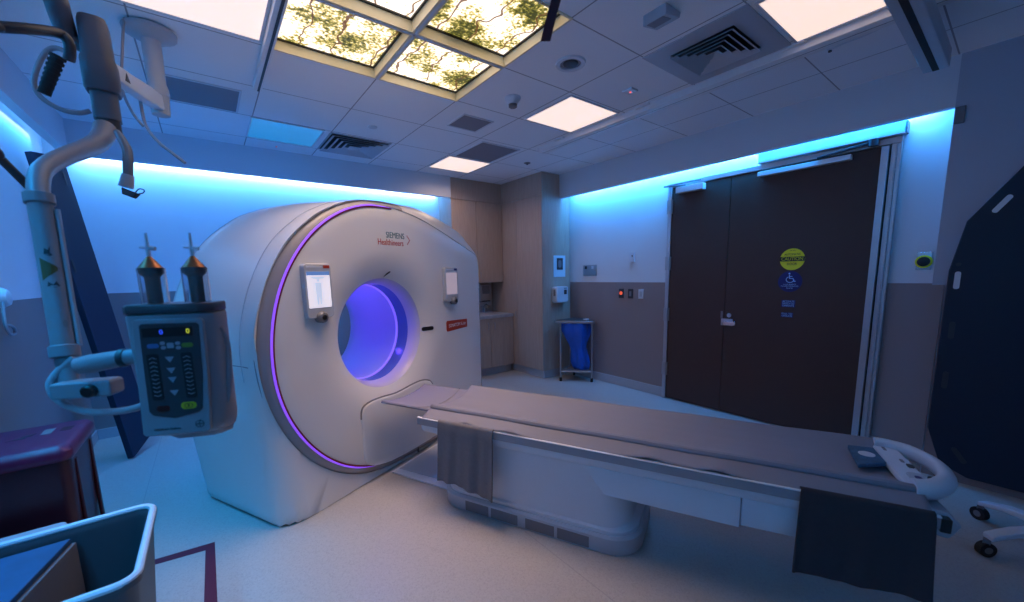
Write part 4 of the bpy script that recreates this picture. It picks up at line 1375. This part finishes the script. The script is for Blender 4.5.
# counter arm going up and left out of the picture
ua = [at(86, 50, 1.60), at(72, 40, 1.58), at(64, 26, 1.55), at(57, 4, 1.50), at(50, -24, 1.45), Vector((-.27, 1.88, ZC - .002))]
build(MB().tube([il(p) for p in ua], [.018, .026, .034, .036, .036, .036], 14, 4), 'spring_arm', 'injector_grey', ij)
# bent drop tube
bp_ = [at(105, 128, 1.62), at(102, 138, 1.58), at(92, 146, 1.50), at(66, 156, 1.30), at(47, 166, 1.18), at(39, 178, 1.12), at(39, 205, 1.08), at(43, 228, 1.075)]
build(MB().tube([il(p) for p in bp_], [.036, .035, .032, .0265, .024, .0235, .0225, .0225], 20, 8), 'bent_tube', 'injector_dimmed', ij, ang=60)
P0_, P1_ = at(39.5, 200, 1.078), at(70, 384, 1.075)
ax = (P1_ - P0_).normalized()
L_ = (P1_ - P0_).length


def along(k):
    return P0_ + ax * (L_ * k)


build(MB().tube([il(along(.02)), il(along(.80))], .0245, 20), 'lower_pole', 'injector_dimmed', ij)
for k0, k1 in ((-.035, .025), (.79, .855)):
    build(MB().tube([il(along(k0)), il(along(k0 + .005)), il(along(k1 - .005)), il(along(k1))], [.027, .0305, .0305, .027], 20), 'pole_collar', 'injector_dimmed', ij)
build(MB().tube([il(along(.85)), il(along(1.02))], .0205, 18), 'pole_end', 'injector_dimmed', ij)
build(MB().tube([il(along(.86)), il(along(.865)), il(along(.90)), il(along(.905))], [.021, .022, .022, .021], 18), 'pole_band', 'injector_grey', ij)
# stickers on the pole (warning triangle, handling figures)
sdp = (CAM - along(.45)).normalized()
sdp = (sdp - ax * sdp.dot(ax)).normalized()
rtp = ax.cross(sdp)
if rtp.dot(RT) < 0:
    rtp = -rtp


def on_pole(k, a, rad=.0252):
    """point on the pole's surface; a = angle from the side facing the room's entrance"""
    return along(k) + (sdp * math.cos(a) + rtp * math.sin(a)) * rad


def patch(name, cells, m):
    mb = MB()
    for poly_ in cells:
        o_ = [il(on_pole(k, a, .0254)) for k, a in poly_]
        i_ = [il(on_pole(k, a, .0238)) for k, a in poly_]
        n = len(o_)
        mb.add(o_ + i_, [tuple(range(n)), tuple(range(2 * n - 1, n - 1, -1))] + [(i, n + i, n + (i + 1) % n, (i + 1) % n) for i in range(n)])
    return build(mb, name, m, ij)


TRI = [[(.325 + .06 * i / 6, -.75 + 1.5 * i / 6), (.325 + .06 * (i + 1) / 6, -.75 + 1.5 * (i + 1) / 6), (.445 - .06 * (i + 1) / 6, -.75 + 1.5 * (i + 1) / 6), (.445 - .06 * i / 6, -.75 + 1.5 * i / 6)] for i in range(6)]
TRI[-1] = TRI[-1][:3]
patch('warning_sticker', TRI, 'warn_yellow')
patch('handling_sticker', [[(.275, -.25), (.285, .0), (.262, .2), (.30, .12), (.312, .30), (.318, .05), (.305, -.35)]], 'plastic_dark')
patch('handling_sticker', [[(.455, -.35), (.47, .0), (.452, .25), (.478, .5), (.486, .1), (.478, -.45)]], 'plastic_dark')
patch('handling_sticker', [[(.68 + .022 * math.sin(x), .40 + .20 * math.cos(x)) for x in [2 * PI * k / 10 for k in range(10)]]], 'plastic_grey')
# thin cable along the pole
build(MB().tube([il(on_pole(k, 1.35, .030)) for k in (.05, .3, .55, .8)], .006, 8, 4), 'pole_cable', 'cable_pale', ij)
# bracket block and knuckle to the head
bk = MB()
bk.prism(rrect(-.283, -.150, 1.196, 1.240, .010), 'y', .038, .095)
build(bk, 'bracket', 'injector_dimmed', ij, bevel=.006)
build(MB().lathe([(.017, 0), (.017, -.012), (.013, -.016)], (-.193, .038, 1.216), 'y', 10), 'clamp_knob', 'black', ij)
kn = MB().tube([(-.215, .045, 1.283), (-.19, .045, 1.287), (-.115, .05, 1.298), (-.075, .05, 1.300)], [.022, .025, .022, .021], 18)
build(kn, 'knuckle', 'injector_dimmed', ij)
build(MB().tube([(-.122, .05, 1.297), (-.108, .05, 1.298)], .0245, 18), 'knuckle_band', 'plastic_dark', ij)
# cable from the head looping under the bracket
build(MB().tube([(-.075, .05, 1.165), (-.14, .06, 1.148), (-.23, .07, 1.150), (-.285, .07, 1.185), (-.30, .07, 1.23), (-.285, .08, 1.265), (-.25, .09, 1.30)], .0095, 10, 6), 'power_cable', 'cable_pale', ij, ang=60)
# --- head


def hd(z, k, d0=0.0):
    """horizontal section of the head body; k widens"""
    x0, x1, y0, y1 = -.076 - k, .104 + k * .4, .0 + d0, .132
    return [(x0, y1 - .03, z), (x0, y0 + .018, z), (x0 + .016, y0, z), (x1 - .016, y0, z), (x1 + .004, y0 + .014, z), (x1 + .014, y0 + .035, z), (x1 + .018, .085, z), (x1 + .006, y1 - .01, z), (x1 - .02, y1, z), (x0 + .03, y1, z)]


hb_ = build(MB().loft([hd(1.073, -.020, .030), hd(1.085, -.012, .012), hd(1.11, -.004), hd(1.25, .0), hd(1.38, .004), hd(1.408, .005), hd(1.415, .004)], True, True), 'injector_head', 'injector_dimmed', ij, bevel=.006, ang=45)
build(MB().loft([hd(1.416, .002), hd(1.418, .005, -.003), hd(1.436, .005, -.003), hd(1.441, .0, 0)], True, True), 'top_deck', 'plastic_dark', hb_, bevel=.003)
build(MB().loft([hd(1.055, -.045, .045), hd(1.072, -.03, .035)], True, True), 'foot_cap', 'injector_dimmed', hb_, bevel=.004)
# raised bezel and keypad
bez = [(-.052, 1.398), (-.045, 1.404), (.100, 1.402), (.107, 1.396), (.102, 1.24), (.092, 1.094), (.085, 1.086), (-.060, 1.088), (-.066, 1.096), (-.060, 1.24)]
build(MB().prism(bez, 'y', -.010, .004), 'bezel', 'injector_dimmed', hb_, bevel=.004)
pan = [(-.036, 1.388), (-.028, 1.393), (.090, 1.391), (.097, 1.385), (.090, 1.24), (.080, 1.155), (.070, 1.146), (.015, 1.134), (-.034, 1.146), (-.042, 1.158), (-.040, 1.25)]
kp = build(MB().prism(pan, 'y', -.0125, -.0095), 'keypad', 'plastic_dark', hb_, bevel=.001)
build(MB().box(-.030, .082, -.0135, -.0122, 1.357, 1.381), 'display_strip', 'black', kp)
FB = (0, -1, 0)
text('digit', '0', 'digit_blue', kp, (.0115, -.0138, 1.369), .017, FB)
text('digit', '0', 'digit_yellow', kp, (.0715, -.0138, 1.369), .017, FB)


def key(x, z, w_, h_, m, nm='key', r=.45, d=.0138):
    return build(MB().prism(rrect(x - w_ / 2, x + w_ / 2, z - h_ / 2, z + h_ / 2, min(w_, h_) * r, 4), 'y', -d, -.0122), nm, m, kp)


key(-.011, 1.3335, .026, .012, 'btn_blue')
key(.066, 1.332, .026, .012, 'btn_green')
for x, z in ((.0105, 1.340), (.0445, 1.338), (.0115, 1.328), (.0450, 1.326)):
    key(x, z, .011, .009, 'btn_grey')
key(.0275, 1.333, .015, .014, 'btn_grey', r=.2)
for z in (1.297, 1.267, 1.242, 1.206):
    q_ = [(.0215 - .010, z + .006), (.0215 + .010, z + .006), (.0215, z - .009)]
    build(MB().prism(q_, 'y', -.0138, -.0122), 'key', 'btn_grey', kp)
key(-.020 + .004, 1.25, .026, .125, 'black', 'slider_strip', .2, .0134)
key(.0575 + .003, 1.25, .026, .125, 'black', 'slider_strip', .2, .0134)
for sx in (-.016, .0605):
    cm_ = MB()
    for k in range(10):
        z = 1.20 + k * .0112
        s = 1 if k < 5 else -1
        cm_.tube([(sx - .008, -.0138, z + .002 * s), (sx, -.0138, z - .002 * s), (sx + .008, -.0138, z + .002 * s)], .0009, 5)
    build(cm_, 'slider_marks', 'btn_grey', kp)
key(-.009, 1.164, .030, .016, 'btn_red')
ky = key(.050, 1.167, .036, .019, 'btn_yellow')
build(MB().ring([(.0060, 0), (.0060, -.0008), (.0048, -.0008), (.0048, 0)], (.046, -.0139, 1.167), 'y', 14).ring([(.0060, 0), (.0060, -.0008), (.0048, -.0008), (.0048, 0)], (.054, -.0139, 1.167), 'y', 14), 'key_symbol', 'black', kp)
lg_ = MB().ring([(.0105, 0), (.0105, -.001), (.009, -.001), (.009, 0)], (.068, -.0102, 1.112), 'y', 24)
lg_.box(.0672, .0688, -.0112, -.0098, 1.104, 1.120).box(.060, .076, -.0112, -.0098, 1.1112, 1.1128)
build(lg_, 'maker_mark', 'plastic_dark', hb_)
text('lettering', 'MEDRAD Stellant', 'plastic_dark', hb_, (-.008, -.0103, 1.105), .0085, FB, width=.06)
# side grip moulding
sg = MB()
sg.tube([(.120, .05, 1.37), (.1195, .075, 1.32), (.119, .062, 1.22), (.118, .045, 1.15)], [.004, .010, .012, .004], 10, 5)
build(sg, 'side_grip', 'injector_dimmed', hb_)

# two syringes standing in the head
for lb, x in (('left syringe standing in the injector head, copper cone and clear tip', -.029), ('right syringe standing in the injector head, nearer the scanner', .0715)):
    t = thing('syringe', lb, 'syringe', (x, .06, 1.44), I, 'syringes in the injector head')
    build(MB().lathe([(.0165, 1.442), (.0165, 1.50), (.017, 1.512), (.0265, 1.522), (.028, 1.534), (.028, 1.537)], (x, .06, 0), 'z', 24), 'plunger', 'black', t)
    build(MB().lathe([(.0275, 1.5375), (.018, 1.550), (.006, 1.566), (.005, 1.568)], (x, .06, 0), 'z', 24), 'cone', 'copper', t)
    build(MB().lathe([(.030, 1.442), (.030, 1.536), (.0285, 1.536), (.0285, 1.442)], (x, .06, 0), 'z', 24, False), 'barrel', 'glass_clear', t)
    build(MB().lathe([(.0045, 1.568), (.0055, 1.585), (.004, 1.60), (.0028, 1.63)], (x, .06, 0), 'z', 14).tube([(x - .018, .06, 1.592), (x, .06, 1.591), (x + .017, .06, 1.588)], [.003, .0045, .006], 8), 'tip', 'plastic_white', t)

# --- hoses and cords round the arm
hs_ = [at(-160, 66, 1.42), at(-80, 34, 1.31), at(-12, 26, 1.25), at(0, 27, 1.27), at(30, 29, 1.33), at(58, 33, 1.42), at(68, 41, 1.44), at(70, 52, 1.45), at(69, 60, 1.46)]
tag(build(MB().tube(hs_, .017, 12, 6), 'supply_hose', 'plastic_dark', ang=60), 'thick dark hose arching into the injector arm at the top left', 'hose')
h2 = [at(-160, 96, 1.42), at(-75, 104, 1.28), at(-10, 146, 1.2), at(0, 158, 1.22), at(12, 170, 1.24), at(22, 180, 1.26), at(34, 192, 1.3)]
tag(build(MB().tube(h2, .012, 12, 6), 'supply_hose', 'plastic_dark', ang=60), 'short dark hose entering from the left edge behind the bent tube', 'hose')
t = thing('cable_loop', 'coiled pale cable loop with black strain relief beside the injector joint', 'cable', at(45, 70, 1.55))
lp_ = [at(66, 52, 1.56), at(56, 48, 1.55), at(46, 52, 1.54), at(37, 68, 1.53), at(34, 84, 1.53), at(40, 96, 1.54), at(52, 105, 1.56), at(66, 111, 1.58), at(80, 113, 1.6), at(90, 111, 1.62)]
build(MB().tube(lp_, .009, 10, 6), 'cable', 'cable_pale', t, ang=60)
k0, k1 = at(58, 56, 1.50), at(44, 94, 1.50)
co_ = MB()
for i in range(8):
    a = k0 + (k1 - k0) * (i / 8)
    b = k0 + (k1 - k0) * ((i + .55) / 8)
    co_.tube([a, b], .0235 - .0007 * i, 14)
co_.tube([k0, k1], .0185, 14)
build(co_, 'strain_relief', 'rubber', t)
t = thing('hook_strap', 'grey hook-and-loop strap hanging from the injector tube with a black clip', 'strap', at(128, 160, 1.5))
stp = [at(117, 132, 1.58), at(121, 138, 1.57), at(127, 150, 1.56), at(128, 162, 1.55), at(128, 178, 1.55)]
build(MB().tube(stp, [.011, .014, .016, .017, .015], 10, 5), 'strap', 'plastic_grey', t)
build(MB().tube([at(128, 175, 1.55), at(126, 187, 1.55)], [.019, .023], 10), 'cuff', 'plastic_pale', t)
c0 = at(131, 193, 1.55)
build(MB().add([c0 + RT * x + UP * y + FW * z for z in (-.008, .008) for x, y in ((-.032, .022), (-.008, .012), (.034, -.004), (.014, -.022), (-.03, -.006))], [(0, 1, 2, 3, 4), (9, 8, 7, 6, 5)] + [(i, (i + 1) % 5, 5 + (i + 1) % 5, 5 + i) for i in range(5)]), 'clip', 'black', t, bevel=.003)
build(MB().tube([at(135, 193, 1.55), at(139, 189, 1.55), at(144, 190, 1.55), at(143, 193, 1.55), at(137, 194, 1.55)], .0022, 6, 5), 'ring', 'rubber', t)
t = thing('cord', 'thin pale cords hanging from the ceiling beside the injector column', 'cord', at(125, 30, 2.0))
cz = [Vector(at(124, 0, 2.05)), at(124, 20, 2.0), at(122, 60, 1.95), at(122, 88, 1.93), at(132, 112, 1.9), at(143, 126, 1.9)]
cz[0].z = ZC
build(MB().tube(cz, .006, 8, 5), 'cord', 'cable_pale', t, ang=60)
build(MB().tube([at(139, 88, 2.0), at(141, 105, 1.98), at(146, 126, 1.95), at(158, 142, 1.92), at(172, 153, 1.9), at(185, 163, 1.9)], .007, 8, 6), 'cord', 'cable_pale', t, ang=60)

# ------------------------------------------------------------------ wheeled stand at the right edge
t = thing('wheeled_stand', 'white wheeled stand base with black castors at the lower right edge', 'stand', (3.25, -.22, 0))
hub = Vector((3.28, -.26, .10))
ends = [Vector((3.05, -.02, .10)), Vector((3.48, .02, .10)), Vector((3.62, -.32, .10)), Vector((3.22, -.62, .10)), Vector((2.95, -.38, .10))]
build(MB().lathe([(.055, .075), (.06, .09), (.05, .14), (.03, .17)], (hub.x, hub.y, 0), 'z', 24), 'hub', 'plastic_white', t)
build(MB().tube([(hub.x, hub.y, .15), (hub.x, hub.y, 1.3)], .018, 14), 'post', 'plastic_white', t)
for e in ends:
    d = (e - hub).normalized()
    n = Vector((-d.y, d.x, 0))
    sec = []
    for k, (wd, zz, hh) in enumerate(((.036, .125, .02), (.034, .150, .018), (.03, .140, .016), (.028, .105, .014))):
        p = hub + (e - hub) * (k / 3)
        sec.append([Vector((p.x, p.y, zz)) + n * a * wd + Vector((0, 0, b * hh)) for a, b in ((-1, -1), (1, -1), (1, 1), (-1, 1))])
    lg = build(MB().loft(sec), 'leg', 'plastic_white', t, bevel=.008)
    w0 = Vector((e.x, e.y, .038))
    ca = build(MB().tube([w0 - n * .016, w0 + n * .016], .038, 20), 'castor', 'rubber', lg)
    build(MB().tube([w0 - n * .018, w0 + n * .018], .018, 14).box(e.x - .014, e.x + .014, e.y - .014, e.y + .014, .07, .095), 'castor_hub', 'plastic_grey', ca)

# ------------------------------------------------------------------ lights
CY = (0.003, 0.31, 1.0)
WH = (1.0, 0.86, 0.80)
SP = math.radians(120)
area_light('cove_left', (-.93, 1.05, 2.72), (.30, 0, -1), .05, 5.4, 52, (0.0, 0.40, 1.0), SP, roll=(1, 0, 0))
area_light('cove_left_graze', (-.955, 1.7, 2.70), (-.2, 0, -1), .04, 6.6, 16, CY, SP, roll=(1, 0, 0))
area_light('cove_back', (.95, 5.255, 2.69), (0, .25, -1), 3.6, .05, 24, CY, SP, roll=(1, 0, 0))
area_light('cove_right', (4.095, 2.22, 2.67), (.10, 0, -1), .04, 3.5, 42, CY, math.radians(165), roll=(1, 0, 0))
area_light('cove_left_white_fill', (-.975, 1.7, 2.70), (-.5, 0, -1), .02, 6.6, 1.2, WH, SP, roll=(1, 0, 0))  # white fills added to bleach the wall tops; the strips themselves are cyan
area_light('cove_back_white_fill', (.95, 5.295, 2.67), (0, .5, -1), 3.6, .02, 4.0, WH, SP, roll=(1, 0, 0))
area_light('cove_right_white_fill', (4.185, 2.22, 2.65), (.5, 0, -1), .02, 3.5, 3.4, WH, SP, roll=(1, 0, 0))
# bore mood light
for y, p in ((.42, 4), (.72, 4)):
    L = bpy.data.lights.new('bore_light', 'POINT')
    L.energy = p
    L.color = (0.10, 0.04, 1.0)
    L.shadow_soft_size = .05
    o = bpy.data.objects.new('bore_light', L)
    COL.objects.link(o)
    o.location = G.w((CX - .05, y, CZ + .27))

for (x, y), p in (((2.607, 4.378), 5.0), ((2.637, 2.53), 1.0)):
    area_light('troffer_lamp', (x, y, ZC - .0085), (0, 0, -1), .5, .5, p, (1.0, .70, .52), math.radians(150), roll=(1, 0, 0))
area_light('rear_fill_light', G.w((CX, .95, CZ)), (-math.sin(TH), math.cos(TH), 0), .8, .8, 14, (0.0, 0.25, 1.0), roll=(0, 0, 1))  # added unseen fill that blues the back wall behind the bore
# dim bluish ambience of the darkened room
wd_ = bpy.data.worlds.new('world')
SC.world = wd_
wd_.use_nodes = True
wd_.node_tree.nodes['Background'].inputs[0].default_value = (0.05, 0.12, 0.4, 1)
wd_.node_tree.nodes['Background'].inputs[1].default_value = 0.1

SC.view_settings.view_transform = 'Standard'
SC.view_settings.look = 'None'
SC.view_settings.exposure = 0
SC.view_settings.gamma = 1
SC.view_settings.use_curve_mapping = False
SC.cycles.use_denoising = True
SC.cycles.max_bounces = 8
SC.cycles.diffuse_bounces = 5
SC.cycles.glossy_bounces = 3
SC.cycles.caustics_reflective = False
SC.cycles.caustics_refractive = False
SC.cycles.sample_clamp_indirect = 6
